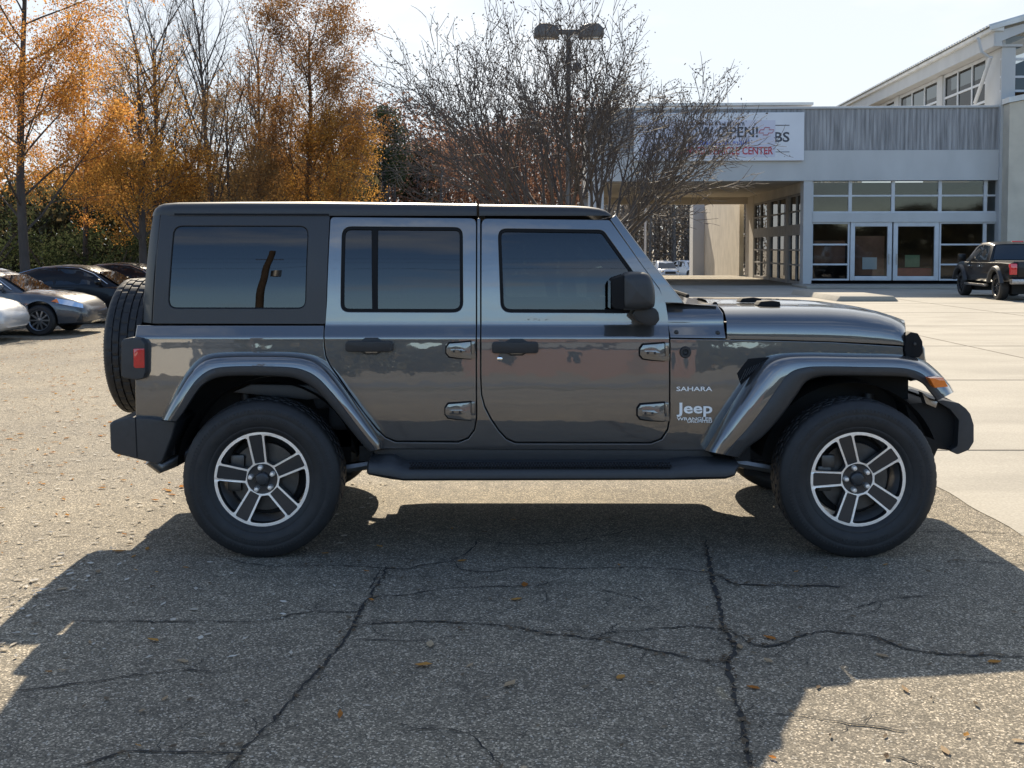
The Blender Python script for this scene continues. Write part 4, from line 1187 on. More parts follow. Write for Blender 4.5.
roof_panel('hardtop_roof', [(153.2,214.5,0.06),(154.4,210.8,0.05),(156.4,207.4,0.036),(160,204.8,0.02),(166,203.2,0.008),(178,202.4,0),(240,201.8,0),(320,201.7,0),(400,202.6,0),(477.0,203.8,0)], M_TOP)
roof_panel('front_roof_panel', [(479.6,204.2,0),(540,205,0),(575,205.7,0),(588,206.5,0),(598,208.0,0),(604.5,210.2,0),(608.6,212.8,0.01),(610.6,215.2,0.02)], M_TOP)
panel('drip_rail', PL([(175,213.6),(329,213.9),(329,215.3),(175,215.1)]), [], M_SEAL, off=-0.009, edge=0.001, thick=0.01)

# ---- rear wall: tailgate, rear window and hardtop back
def back(name, pts, m, inset=0.07, n=10, bow=0.05, parent=suv):
    rows = []
    for (x, z, ins) in pts:
        y0 = Yb(x, z)+ins; y1 = 2*YC-y0
        rows.append([(x - bow*(1-((2*i/n)-1)**2)**0.5*0.6, y0+(y1-y0)*i/n, z) for i in range(n+1)])
    mb = MB(); mb.grid(rows); return mb.build(name, m, parent, SO, smooth=60, recalc=False)
pz = [P(152.4,215.8), P(148.0,234.5), P(143.4,266), P(138.9,300), P(137.9,323)]
back('hardtop_back', [(pz[0][0],pz[0][1]+0.02,.1),(*pz[0],.08),(*pz[1],.08)], M_TOP)
back('rear_window', [(*pz[1],.08),(*pz[2],.08),(*pz[3],.08)], G_DARK)
pt = [P(137.6,326), P(137,380), P(136.8,418)]
back('tailgate', [(*pz[3],.08),(*pz[4],.06),(*pt[0],.05),(*pt[1],.05),(*pt[2],.06)], M_PAINT)

# ---- bonnet
def bonnet():
    st = [ # px of the lower edge, py lower edge, z of crown
        (727.0,339.0,0.0),(745,339.3,0.0),(783,339.9,0.0),(830,341.2,-0.004),(856,342.4,-0.014),(880,343.6,-0.034),(893,344.4,-0.056),(900,344.9,-0.078),(903,345.2,-0.100)]
    ztop = at(790, 302.2, 6.35).z
    rows = []
    for i, (px, py, dz) in enumerate(st):
        x, z0 = P(px, py); y0 = Yb(x, z0) + 0.002
        zc = ztop + dz; h = zc - z0
        fwd = 0.17*(i/(len(st)-1))**2.2
        row = []
        for (a, b) in ((0.0,0.0),(0.0,0.16),(0.003,0.32),(0.010,0.47),(0.024,0.62),(0.048,0.755),(0.085,0.87),(0.135,0.94),(0.20,0.975),(0.30,0.985),(0.42,0.99)):
            t = min(1, a/0.75)
            row.append((x + fwd*(1-(1-t)**2), y0+a, z0+b*h))
        row.append((x+fwd, YC-0.20, z0+h*0.995)); row.append((x+fwd, YC-0.14, zc+0.012*(1-i/9))); row.append((x+fwd, YC, zc+0.014*(1-i/9)))
        far = [(q[0], 2*YC-q[1], q[2]) for q in row[:-1]][::-1]
        rows.append(row+far)
    mb = MB(); mb.grid(rows)
    # nose turning down to the grille
    last = rows[-1]; lo = P(903,345.6)[1]
    nose = [[(p[0]+0.012*math.sin(t*1.57), p[1], p[2]+(lo-p[2])*t**1.5) for p in last] for t in (0.0,0.25,0.6,1.0)]
    mb.grid(nose[0:])
    return mb.build('bonnet', M_PAINT, suv, SO, smooth=50, weld=True)
bonnet()
# bonnet catch (black rubber) at the nose and its far twin
for sd in (None, YC):
    x, z = P(911.5, 344); y = Yb(x, z)
    poly = [at(a, b, 5.84) for a, b in ((904.5,335),(909,331.6),(916.5,333),(921,341),(921.5,352),(918,357),(905,357),(903,350))]
    mb = MB(); mb.prism(round_poly([(p.x, p.z) for p in poly], 0.012), y-0.018, y+0.05)
    c = mb.build('bonnet_catch', M_SEAL, suv, SO, smooth=35, bevel=0.007, mirror_y=sd)
    mb = MB(); q = at(913.5, 343.5, 5.83)
    mb.lathe([(0,-0.010),(0.007,-0.010),(0.009,0.004)], 12, c=(q.x, y-0.018, q.z)); mb.build('catch_pin', M_BLKG, c, SO, smooth=40, mirror_y=sd)
# grille
gx = P(916, 350)[0]
mb = MB(); g0, g1 = 5.90, 2*YC-5.90
mb.prism([(gx-0.06, 0.90),(gx+0.07, 0.90),(gx+0.085, 0.95),(gx+0.075, 1.055),(gx+0.05, 1.095),(gx-0.06, 1.095)], g0, g1)
grille = mb.build('grille', M_PAINT, suv, SO, smooth=35, bevel=0.02, seg=3)
for i in range(7):
    y = YC + (i-3)*0.115
    mb = MB(); mb.box((gx+0.055, y-0.032, 0.92), (gx+0.092, y+0.032, 1.05)); mb.build('grille_slot', M_DEEP, grille, SO, bevel=0.01, smooth=35)
for y in (5.99+0.02, 2*YC-6.01):
    mb = MB(); mb.lathe([(0,0.03),(0.06,0.025),(0.088,0.0),(0.095,-0.04)], 24, axis='X', c=(gx+0.075, y, 0.96)); mb.build('headlight', M_CHROME, suv, SO, smooth=40)

# ---- wings (flares)
def lerp(a, b, t): return (a[0]+(b[0]-a[0])*t, a[1]+(b[1]-a[1])*t)
def flare(name, pairs, sub=5):
    outer = catmull([(a[0], a[1], 0) for a, b in pairs], sub); inner = catmull([(b[0], b[1], 0) for a, b in pairs], sub)
    # (fraction from outer to inner edge, depth)
    prof = [(-0.02,0.045),(0.0,0.0),(0.05,-0.055),(0.12,-0.098),(0.20,-0.125),(0.30,-0.138),(0.45,-0.144),(0.60,-0.146)]
    lip = [(0.595,-0.143),(0.64,-0.150),(0.80,-0.150),(0.95,-0.147),(1.0,-0.138),(1.01,-0.10),(1.0,0.06)]
    out = []
    for nm, pr, m_ in ((name, prof, M_PAINT), ('flare_lip', lip, M_BLKG)):
        rows = []
        for o_, i_ in zip(outer, inner):
            row = []
            for t, d in pr:
                a = lerp((o_.x, o_.y), (i_.x, i_.y), t)
                p0 = at(a[0], a[1], YB0+0.02)
                yy = Yb(p0.x, min(p0.z, 1.06)) + d
                p = at(a[0], a[1], yy); row.append(tuple(p))
            rows.append(row)
        mb = MB(); mb.grid(rows)
        out.append((nm, mb, m_))
    for sd in (None, YC):
        a = out[0][1].build(out[0][0], M_PAINT, suv, SO, smooth=50, recalc=False, mirror_y=sd)
        out[1][1].build('flare_lip', M_BLKG, a, SO, smooth=50, recalc=False, mirror_y=sd)
    return
front_pairs = [((704.5,450.5),(738.5,457.5)),((712,438),(748,447)),((724,417),(763,436)),((739,393),(781.5,415)),((752,373.5),(796,395)),((764,360.5),(806,381.5)),((780,354.2),(822,376)),((806,352.6),(845,375.4)),((850,353.4),(872,375.8)),((892,354.2),(900,376.4)),((912,356.6),(913,378.8)),((925,361.5),(922.5,383.5)),((938,372),(929,391)),((949,384),(934.5,397.5)),((954,392),(937,401))]
flare('front_wing', front_pairs)
rear_pairs = [((160.5,419.5),(176.5,421.5)),((169,402),(184.5,411)),((178,385.5),(193.5,397)),((187,371.5),(201.5,386.5)),((197,360.5),(211.5,379.8)),((208,354.4),(223,376.6)),((228,352.2),(241,375.6)),((262,351.8),(266,375.8)),((294,352.4),(291,377.4)),((311,355.2),(305,382.2)),((322,361.0),(316.5,390)),((335,374.5),(327,401)),((351,396.5),(340,416.5)),((367,419),(354,434)),((381,438.5),(365.5,447.5)),((383.5,448.0),(370,451.5))]
flare('rear_wing', rear_pairs)
# side marker
mb = MB(); pl = [at(a, b, 5.60) for a, b in ((928.4,377.6),(942,377.0),(947.4,386.4),(933.8,387.6))]
mb.prism([(p.x, p.z) for p in pl], 5.585, 5.66); mb.build('side_marker', M_ORANGE, suv, SO, bevel=0.004, smooth=35)
mb.build('side_marker', M_ORANGE, suv, SO, bevel=0.004, smooth=35, mirror_y=YC)
# wing vent
vent = PL([(737.2,373.4),(748.2,359.2),(768.5,357.2),(760,366),(741.0,384.6)])
vv = panel('wing_vent', vent, [], M_SEAL, off=-0.002, edge=0.003, thick=0.02)
for k in range(2):
    for t in range(9):
        a = 740 + t*2.9; pa = P(a, 381-t*2.2); pb = P(a+5.5, 369-t*1.25)
        mb = MB(); mb.tube([(pa[0], Yb(*pa)-0.006, pa[1]), (pb[0], Yb(*pb)-0.006, pb[1])], 0.0022, 5)
        mb.build('vent_rib', M_BLKG, vv[k], SO, mirror_y=(None, YC)[k])

# ---- door furniture
def handle(px0, px1, py0, py1, hx0, hx1, hy0, hy1, parents):
    for k, sd in enumerate((None, YC)):
        a = P(px0, py0); b = P(px1, py1); zc = (a[1]+b[1])/2; y = Yb((a[0]+b[0])/2, zc)
        mb = MB()
        # recess plate
        poly = round_poly(PL([(hx0,hy0+3),(hx0+5,hy0),(hx1-5,hy0),(hx1,hy0+3),(hx1,hy1-3),(hx1-5,hy1),(hx0+5,hy1),(hx0,hy1-3)]), 0.004)
        mb.prism(poly, y-0.010, y+0.02)
        # grab bar
        poly = round_poly([(a[0],a[1]),(b[0],a[1]),(b[0],b[1]),(a[0],b[1])], 0.018)
        mb.prism(poly, y-0.048, y-0.018)
        mb.prism([(a[0]+0.004,a[1]-0.008),(a[0]+0.05,a[1]-0.008),(a[0]+0.05,b[1]+0.008),(a[0]+0.004,b[1]+0.008)], y-0.030, y+0.01)
        mb.prism([(b[0]-0.05,a[1]-0.008),(b[0]-0.004,a[1]-0.008),(b[0]-0.004,b[1]+0.008),(b[0]-0.05,b[1]+0.008)], y-0.030, y+0.01)
        dh = mb.build('door_handle', M_BLK, parents[k], SO, smooth=35, bevel=0.005, mirror_y=sd)
        cup = MB(); cup.prism(round_poly(PL([(hx0+3.5,py1-1),(hx1-3.5,py1-1),(hx1-5.5,hy1-1.6),(hx0+5.5,hy1-1.6)]), 0.004), y-0.0125, y-0.008); cup.build('handle_cup', M_PAINT, dh, SO, mirror_y=sd)
handle(346.6,393.2,340.6,351.0, 360.5,382.5,337.6,354.4, doors_r)
handle(492.0,538.2,341.4,352.6, 505.5,527.5,338.6,355.6, doors_f)
q = P(499.8, 358.8); mb = MB(); mb.lathe([(0,-0.006),(0.010,-0.006),(0.014,-0.003),(0.015,0.004)], 20, c=(q[0], Yb(*q), q[1]))
mb.build('lock_cylinder', M_CHROME, doors_f[0], SO, smooth=40)

def hinge(x0, x1, y0, y1, parents):
    for k, sd in enumerate((None, YC)):
        pm = P((x0+x1)/2, (y0+y1)/2); y = Yb(*pm)
        mb = MB()
        shade_mb = MB(); shade_mb.prism(round_poly(PL([(x0-1.2,y0+4),(x0+2,y0-0.6),(x0+14,y0-1.4),(x1-3,y0-2.4),(x1-3,y1+2),(x0+12,y1+1.4),(x0+2,y1),(x0-1.2,y1-4)]), 0.006), y-0.004, y+0.01)  # larger dark plate, stands in for the shadowed outline round the hinge
        mb.prism(round_poly(PL([(x0,y0+5),(x0+3,y0+0.8),(x0+14,y0),(x1-4,y0-1),(x1-4,y1+1),(x0+12,y1),(x0+3,y1-1.5),(x0,y1-5)]), 0.006), y-0.020, y+0.01)
        mb.prism(round_poly(PL([(x0+4,y0+6.2),(x0+16,y0+6.0),(x0+20,y0+8.5),(x0+20,y1-7),(x0+15,y1-4.8),(x0+4,y1-5)]), 0.005), y-0.026, y-0.012)
        a = P(x1-1.5, y0-1.2); b = P(x1-1.5, y1-4)
        mb.tube([(a[0], y-0.014, a[1]), (b[0], y-0.014, b[1])], 0.0125, 10)
        mb.prism(PL([(x1-5,y1-6),(x1+1,y1-6),(x1+1,y1+1),(x1-5,y1+1)]), y-0.018, y+0.01)
        h_ = mb.build('door_hinge', M_PAINT, parents[k], SO, smooth=35, bevel=0.003, mirror_y=sd)
        shade_mb.build('hinge_shade_plate', M_SEAL, h_, SO, mirror_y=sd)
        mb = MB()
        for hx, hy in ((x0+7.5, (y0+y1)/2+0.8), (x0+14.5, (y0+y1)/2+0.8)):
            q = P(hx, hy); mb.lathe([(0,-0.004),(0.006,-0.004),(0.0075,0.004)], 10, c=(q[0], y-0.026, q[1]))
        mb.build('hinge_bolt', M_BLK, h_, SO, smooth=40, mirror_y=sd)
hinge(446.6,474.8,342.6,357.6, doors_r); hinge(445.6,474.8,403,418.6, doors_r)
hinge(639.8,668.0,344,359.6, doors_f); hinge(637.4,668.0,403.6,419.8, doors_f)

# mirror
def mirror_unit():
    yb = 5.74
    for sd in (None, YC):
        mb = MB(); rows = []
        base = [(621.6,283),(621.8,276.5),(624,273.4),(632,271.8),(644,272.4),(650.5,277),(654.4,290),(654.6,303),(652,307.6),(640,309.8),(626,309.6),(622.4,307.0),(621.6,298)]
        base = [(p.x, p.z) for p in (at(a, b, 5.56) for a, b in base)]
        base = [tuple(v[:2]) for v in catmull([(a, b, 0) for a, b in base], 3, closed=True)]
        cx = sum(p[0] for p in base)/len(base); cz = sum(p[1] for p in base)/len(base)
        for (s_, y) in ((0.0,5.497),(0.55,5.500),(0.80,5.507),(0.93,5.522),(1.0,5.55),(1.0,5.62),(0.97,5.66),(0.85,5.69),(0.5,5.70),(0.0,5.70)):
            rows.append([(cx+(a-cx)*s_, y, cz+(b-cz)*s_) for a, b in base])
        mb.grid(rows, closed=True)
        h = mb.build('wing_mirror', M_BLKG, suv, SO, smooth=55, mirror_y=sd)
        mb = MB(); pl = [at(a, b, 5.53) for a, b in ((611.2,281.5),(613,278.4),(624,274.8),(624,309.2),(614,308.6),(611.6,305))]
        mb.prism([(p.x, p.z) for p in pl], 5.515, 5.70); mb.build('mirror_rim', M_SEAL, h, SO, bevel=0.006, smooth=35, mirror_y=sd)
        mb = MB(); x0 = at(611.0, 295, 5.53).x
        mb.quad([(x0-0.002, 5.535, 1.29), (x0-0.002, 5.68, 1.29), (x0-0.002, 5.68, 1.43), (x0-0.002, 5.535, 1.43)])
        mb.build('mirror_glass', M_CHROME, h, SO, recalc=False, mirror_y=sd)
        mb = MB(); a = P(643, 320); b = at(634, 311, 5.60)
        pl = [P(u, v) for u, v in ((629,313),(636,320),(644,323.8),(652,323.6),(656,318),(655,311),(652,307),(632,307))]
        mb.prism(round_poly(pl, 0.01), 5.60, Yb(*a)+0.01); mb.build('mirror_foot', M_BLK, h, SO, bevel=0.008, smooth=35, mirror_y=sd)
mirror_unit()

# ---- sill, side step
sprism('sill', [(372,448.5),(706,449),(716,458),(700,472),(392,470),(376,458)], YB0+0.035, YB0+0.20, M_BLK, bevel=0.012)
def side_step():
    st = [(367.5,458.5,475,0.03),(370,455.4,476.5,0.0),(392,455.0,481,0.0),(402,460.6,482,0.0),(405,461.2,482.4,0.0),(668,460.8,481.6,0.0),(674,459.8,481.6,0.0),(688,457.8,481.4,0.0),(724,457.8,480.6,0.0),(733,458.2,477.4,0.0),(738,459.5,468,0.03)]
    mb = MB(); rows = []
    for px, t, b, d in st:
        y0 = 5.56 + d
        zt = at(px, t, YB0).z; zb = at(px, b, y0).z; x = at(px, t, 5.62).x
        h = zt-zb
        rows.append([(x, YB0+0.10, zt), (x, YB0-0.01, zt), (x, y0+0.035, zt-0.10*h), (x, y0+0.012, zt-0.25*h), (x, y0, zt-0.45*h), (x, y0, zb+0.22*h), (x, y0+0.02, zb+0.05*h), (x, y0+0.05, zb), (x, YB0+0.10, zb)])
    mb.grid(rows, closed=True); n = 9
    mb.f.append(tuple(range(n))); mb.m.append(0); mb.f.append(tuple((len(rows)-1)*n+i for i in range(n))); mb.m.append(0)
    for sd in (None, YC):
        s_ = mb.build('side_step', M_BLKG, suv, SO, smooth=40, mirror_y=sd)
        m2 = MB()
        for i in range(86):
            px = 410 + i*3.05
            for j in range(3):
                p = at(px+(j % 2)*1.5, 463.6+j*2.2, 5.57); 
                m2.box((p.x-0.0042, p.y-0.003+(2-j)*0.004, p.z-0.0035), (p.x+0.0042, p.y+0.02, p.z+0.0035))
        m2.build('step_tread', M_SEAL, s_, SO, mirror_y=sd)
        m2 = MB()
        for px in (430, 520, 600, 690):
            p = at(px, 476, 5.66); m2.box((p.x-0.03, 5.66, p.z-0.02), (p.x+0.03, 6.0, p.z+0.01))
        m2.build('step_bracket', M_DEEP, s_, SO, mirror_y=sd)
side_step()

# ---- bumpers, tail lamp
sprism('rear_bumper', [(110.6,423.5),(114,420.4),(130,416.6),(150,417.4),(177.5,420.6),(173,437),(163.5,461),(158,464.6),(149,461.4),(116,453),(111.6,449)], 5.66, YC, M_BLKG, bevel=0.02, rad=0.02, seg=3, mirror=True, Yp=5.68)
panel('bumper_seam', [(at(a,b,5.655).x, at(a,b,5.655).z) for a, b in ((134.6,418),(135.5,418),(137.2,457.5),(136.3,457.2))], [], M_SEAL, fn=lambda x, z: 5.6585, edge=0.0005, thick=0.004)
mb = MB(); mb.tube([at(150,459,5.78), at(160,467,5.80), at(172,461.5,5.84), at(190,452,5.92), at(215,440,6.0)], [0.034,0.036,0.036,0.036,0.036], 14)
mb.build('exhaust_tailpipe', M_STEEL, suv, SO, smooth=40)
front_b = [(936.5,401),(944,400.4),(959,403.2),(966,408.5),(970.4,414),(973.8,425),(973.8,442),(968.8,450),(957.4,454.6),(949,450.6),(957.5,447),(959,420),(950,409)]
sprism('front_bumper', front_b, 5.80, YC, M_BLKG, bevel=0.008, seg=3, rad=0.025, Yp=5.80)
sprism('bumper_bracket', [(905,404),(936,401.8),(950,410),(958,420),(956.5,447),(948,450.2),(938,449),(934,458),(920,452)], 5.86, YC, M_DEEP, bevel=0.006, Yp=5.86)
sprism('tow_hook', [(934,397),(946,397.6),(954.5,402),(953,406),(946,402.6),(938,402)], 6.0, 6.03, M_SEAL, bevel=0.004, Yp=6.0)
sprism('bumper_corner_bracket', [(922,392),(930,399),(938,402),(936,408),(926,404)], 5.80, 5.86, M_STEEL, bevel=0.004, Yp=5.80)
for sd in (None, YC):
    pl = [at(a, b, 5.66) for a, b in ((121.6,341.5),(124,339.0),(133,337.4),(141,338.6),(145.2,343.5),(145.8,372),(143.4,378.4),(137,380.2),(125,378.2),(121.6,376))]
    mb = MB(); mb.prism(round_poly([(p.x, p.z) for p in pl], 0.008), 5.655, 5.80)
    t_ = mb.build('tail_lamp', M_BLKG, suv, SO, smooth=38, bevel=0.014, seg=3, mirror_y=sd)
    pl = [at(a, b, 5.655) for a, b in ((133.6,348.6),(144.6,348.4),(144.8,367.8),(135.6,368.0),(134.0,366.4))]
    mb = MB(); mb.prism(round_poly([(p.x, p.z) for p in pl], 0.006), 5.648, 5.68); mb.build('red_lens', M_RED, t_, SO, bevel=0.003, smooth=35, mirror_y=sd)

# ---- badges
def badge(name, txt, x0, x1, y0, y1, bold=0.0):
    a = P(x0, y0); b = P(x1, y1); c = ((a[0]+b[0])/2, (a[1]+b[1])/2); y = Yb(*c) - 0.001
    return lettering(name, txt, b[0]-a[0], a[1]-b[1], (c[0], y, c[1]), M_WHITE, suv, origin=SO, bold=bold, extrude=0.003)
badge('trim_lettering', 'SAHARA', 676.4, 711.8, 386.6, 390.8, 0.012)
badge('maker_lettering', 'Jeep', 676.6, 711.8, 402.6, 416.4, 0.02)
badge('model_lettering', 'WRANGLER', 676.8, 711.8, 417.2, 420.0, 0.01)
badge('model_lettering', 'UNLIMITED', 687.5, 711.8, 420.4, 422.4, 0.01)

# ---- wheels
RT = 0.411; KT = RT/0.4
def tyre_mb(full=True):
    mb = MB()
    half = [(0.238,-0.098),(0.252,-0.112),(0.262,-0.117),(0.268,-0.1165),(0.272,-0.120),(0.300,-0.1265),(0.322,-0.1285),(0.326,-0.1268),(0.334,-0.1268),(0.338,-0.1280),(0.352,-0.1255),(0.366,-0.121),(0.372,-0.1165),(0.385,-0.109),(0.3935,-0.099),(0.3965,-0.088),
            (0.398,-0.071),(0.3975,-0.067),(0.390,-0.066),(0.390,-0.060),(0.3985,-0.059),(0.4,-0.032),(0.3995,-0.028),(0.390,-0.027),(0.390,-0.019),(0.400,-0.018)]
    prof = half + [(r_, -a) for r_, a in half[::-1]]
    nh = len(half); n = 216
    def rf(q, i, r_):
        q2 = q if q < nh else 2*nh-1-q
        if q2 in (14, 15) and i % 4 == 0: return r_-0.0025
        if q2 in (16, 17) and i % 6 == 0: return r_-0.006
        if q2 in (20, 21, 22) and (i+2) % 6 == 0: return r_-0.006
        if q2 == 25 and (i+4) % 6 == 0: return r_-0.006
        return r_
    mb.lathe(prof, n, rfun=rf)
    # moulded sidewall: two arcs of raised letter-like strokes and a ring of ribs
    rq = random.Random(12)
    def stroke(a, r0, r1, wa, y):
        pts = [(r0, a), (r1, a), (r1, a+wa), (r0, a+wa)]
        for sgn in (-1, 1):
            o = len(mb.v)
            lo = [(r_*math.cos(t), sgn*(y-0.002), r_*math.sin(t)) for r_, t in pts]; hi = [(r_*math.cos(t), sgn*(y+0.0016), r_*math.sin(t)) for r_, t in pts]
            mb.add(lo+hi, [(4,5,6,7),(0,1,5,4),(1,2,6,5),(2,3,7,6),(3,0,4,7)])
    for c0 in (R(90), R(270), R(10), R(190)):
        a = c0-R(26)
        while a < c0+R(26):
            for _ in range(2): stroke(a, 0.303, 0.322, R(0.5), 0.1278); a += R(1.6)
            if rq.random() < 0.7: stroke(a-R(3.2), (0.303, 0.311, 0.3185)[rq.randrange(3)], (0.303, 0.311, 0.3185)[0]+0.0195 if False else 0.322, R(1.6), 0.1276)
            a += R(1.5)
    for i in range(120): stroke(2*math.pi*i/120, 0.3405, 0.356, R(0.8), 0.1262)
    return mb
def circ(r_, n, a0=0): return [(r_*math.cos(a0+2*math.pi*i/n), r_*math.sin(a0+2*math.pi*i/n)) for i in range(n)]
def rim_parts(parent, cx, cy, cz, rot, sgn):
    """sgn -1: face towards -y"""
    O = SO
    FY = -0.098
    def place(mb, name, m, par, smooth=35, bevel=None):
        mb.v = [(cx+p[0]*KT*1.035, cy+(p[1] if sgn < 0 else -p[1]), cz+p[2]*KT*1.035) for p in mb.v]
        if sgn > 0: mb.f = [t[::-1] for t in mb.f]
        return mb.build(name, m, par, O, smooth=smooth, bevel=bevel)
    # barrel
    mb = MB(); mb.lathe([(0.2475,-0.101),(0.2490,-0.104),(0.2465,-0.105),(0.242,-0.103),(0.2335,-0.098),(0.231,-0.075),(0.222,-0.03),(0.212,0.04),(0.208,0.09),(0.236,0.10)], 72)
    rim = place(mb, 'rim', M_POLISH, parent, 40)
    # machined face with window and pocket holes
    outer = circ(0.2435, 90)
    holes, pockets = [], []
    def hw(r_): return 0.0325 + 0.0100*(r_-0.07)/0.15
    for k in range(5):
        a = rot + 2*math.pi*k/5; g = a + math.pi/5
        ca, sa = math.cos(a), math.sin(a); cb, sb = math.cos(a+2*math.pi/5), math.sin(a+2*math.pi/5)
        def sp(ang, r_, w): return (r_*math.cos(ang)-w*math.sin(ang), r_*math.sin(ang)+w*math.cos(ang))
        r0, r1 = 0.089, 0.2155
        pA1 = sp(a, 0.212, hw(0.212)); pA0 = sp(a, r0-0.012, hw(r0)); 
        pB1 = sp(a+2*math.pi/5, 0.212, -hw(0.212)); pB0 = sp(a+2*math.pi/5, r0-0.012, -hw(r0))
        t0 = math.atan2(pA1[1], pA1[0]); t1 = math.atan2(pB1[1], pB1[0])
        if t1 < t0: t1 += 2*math.pi
        arc = [(r1*math.cos(t0+(t1-t0)*q/6), r1*math.sin(t0+(t1-t0)*q/6)) for q in range(0, 7)]
        poly = [pA0] + arc + [pB0]
        holes.append(round_poly(poly, [0.012, 0.03] + [0]*5 + [0.03, 0.012], 5))
        w0, w1 = hw(0.09)-0.0095, hw(0.215)-0.0095
        pk = [sp(a, 0.078, -w0), sp(a, 0.2175, -w1), sp(a, 0.2175, w1), sp(a, 0.078, w0)]
        pockets.append(round_poly(pk, [0.004,0.010,0.010,0.004], 4))
    cen = circ(0.074, 40)
    loops = [outer] + holes + pockets + [cen]
    tris = geometry.tessellate_polygon([[Vector((x, y, 0)) for x, y in lp] for lp in loops])
    flat = [p for lp in loops for p in lp]
    def dish(x, z):
        r_ = math.hypot(x, z); return FY + 0.012*max(0, (0.22-r_)/0.14)
    mb = MB(); n = len(flat)
    mb.add([(x, dish(x, z), z) for x, z in flat], [tuple(t) for t in tris])
    depth = [0.006]*1 + [0.045]*5 + [0.006]*5 + [0.012]
    o = 0
    walls = MB()
    for li, lp in enumerate(loops):
        k = len(lp)
        if li == 0: o += k; continue
        tgt = walls if 1 <= li <= 5 else mb
        top = [(x, dish(x, z), z) for x, z in lp]; bot = [(x, dish(x, z)+depth[li], z) for x, z in lp]
        tgt.add(top+bot, [(i, (i+1) % k, k+(i+1) % k, k+i) for i in range(k)])
        o += k
    place(mb, 'machined_face', M_MACH, rim, 30)
    place(walls, 'spoke_side', M_RIMD, rim, 40)
    for pk in pockets:
        mb = MB(); pl = shrink(pk, -0.001)
        mb.add([(x, dish(x, z)+0.004, z) for x, z in pl], [tuple(range(len(pl)))])
        place(mb, 'spoke_insert', M_RIMD, rim, 30)
    mb = MB(); mb.lathe([(0.0,-0.098),(0.024,-0.099),(0.030,-0.096),(0.034,-0.090),(0.036,-0.080),(0.060,-0.079),(0.073,-0.081),(0.076,-0.06)], 40); place(mb, 'hub', M_RIMD, rim, 40)
    mb = MB(); mb.lathe([(0.0,-0.1005),(0.021,-0.1005),(0.024,-0.099)], 30); place(mb, 'hub_cap', M_BLKG, rim, 30)
    for k in range(5):
        a = rot + 2*math.pi*(k)/5
        mb = MB(); mb.lathe([(0,-0.106),(0.009,-0.105),(0.0125,-0.099),(0.0135,-0.078)], 12, c=(0.056*math.cos(a), 0, 0.056*math.sin(a))); place(mb, 'lug_nut', M_MACH, rim, 40)
    # valve
    # brake behind the spokes
    mb = MB(); mb.lathe([(0.05,-0.02),(0.165,-0.02),(0.167,-0.014),(0.167,0.004),(0.05,0.006)], 60); place(mb, 'brake_disc', M_DISC, parent, 40)
    mb = MB(); mb.lathe([(0.05,0.03),(0.19,0.032),(0.2,0.05)], 40); place(mb, 'backing_plate', M_DEEP, parent, 40)
    mb = MB()
    for ang in (R(150), R(172), R(194)): mb.box((0.150*math.cos(ang)-0.034, -0.045, 0.150*math.sin(ang)-0.034), (0.150*math.cos(ang)+0.034, 0.03, 0.150*math.sin(ang)+0.034))
    place(mb, 'brake_caliper', M_DISC, parent, 35, 0.012)

TY = tyre_mb()
xr = at(261.5, 480, 5.60).x; xf = at(858.5, 480, 5.60).x
YW = 5.575 + 0.1285
wheel_specs = [(xr, YW, R(26), -1), (xf, YW, R(36), -1), (xr, 2*YC-YW, R(10), 1), (xf, 2*YC-YW, R(50), 1)]
tyre_mesh = None
for (x, y, rot, sg) in wheel_specs:
    w = bpy.data.objects.new('wheel', None); COL.objects.link(w); w.parent = suv
    mb = MB(); mb.v = [(p[0]*KT+x, p[1]+y, p[2]*KT+RT-0.004) for p in TY.v]; mb.f = list(TY.f); mb.m = list(TY.m)
    mb.build('tyre', M_RUB, w, SO, smooth=38)
    rim_parts(w, x, y, RT-0.004, rot, sg)
# spare, facing backwards
sp_c = at(135, 346.5, YC-0.05)
xsp = at(103.4, 346, YC-0.12).x + 0.075
mb = MB()
mb.v = [(xsp+0.130+p[1], YC+0.02-p[0], p[2]+sp_c.z) for p in TY.v]; mb.f = list(TY.f); mb.m = list(TY.m)
spare = bpy.data.objects.new('spare_wheel', None); COL.objects.link(spare); spare.parent = suv
mb.build('tyre', M_RUB, spare, SO, smooth=38)
mb = MB(); mb.lathe([(0.0,0.03),(0.20,0.04),(0.235,0.03),(0.244,0.02)], 40, axis='X', c=(xsp, YC+0.02, sp_c.z)); mb.build('rim', M_RIMD, spare, SO, smooth=40)
mb = MB(); mb.box((xsp+0.1, YC-0.12, sp_c.z-0.15), (-2.0, YC+0.16, sp_c.z+0.15)); mb.build('spare_carrier', M_DEEP, spare, SO, bevel=0.01)

# ---- wheel housings, floor, chassis
for (x, r_, a0, a1) in ((xr, 0.475, 8, 178), (xf, 0.47, 20, 172)):
    for sd in (None, YC):
        mb = MB(); rows = []
        for y in (YB0+0.05, 6.02):
            rows.append([(x+r_*1.0*math.cos(R(a0+(a1-a0)*i/20)), y, 0.43+r_*0.98*math.sin(R(a0+(a1-a0)*i/20))) for i in range(21)])
        mb.grid(rows)
        mb.add([(x-0.5, 6.02, 0.34), (x+0.40, 6.02, 0.34), (x+0.40, 6.02, 0.90), (x-0.5, 6.02, 0.90)], [(0,1,2,3)])
        mb.build('wheel_housing', M_DEEP, suv, SO, smooth=60, recalc=False, mirror_y=sd)
mb = MB()
mb.box((-1.95, YB0+0.10, 0.50), (xr-0.50, 2*YC-YB0-0.10, 0.56))
mb.box((xr-0.50, 6.02, 0.50), (xr+0.5, 2*YC-6.02, 0.60))
mb.box((xr+0.48, YB0+0.08, 0.47), (xf-0.52, 2*YC-YB0-0.08, 0.55))
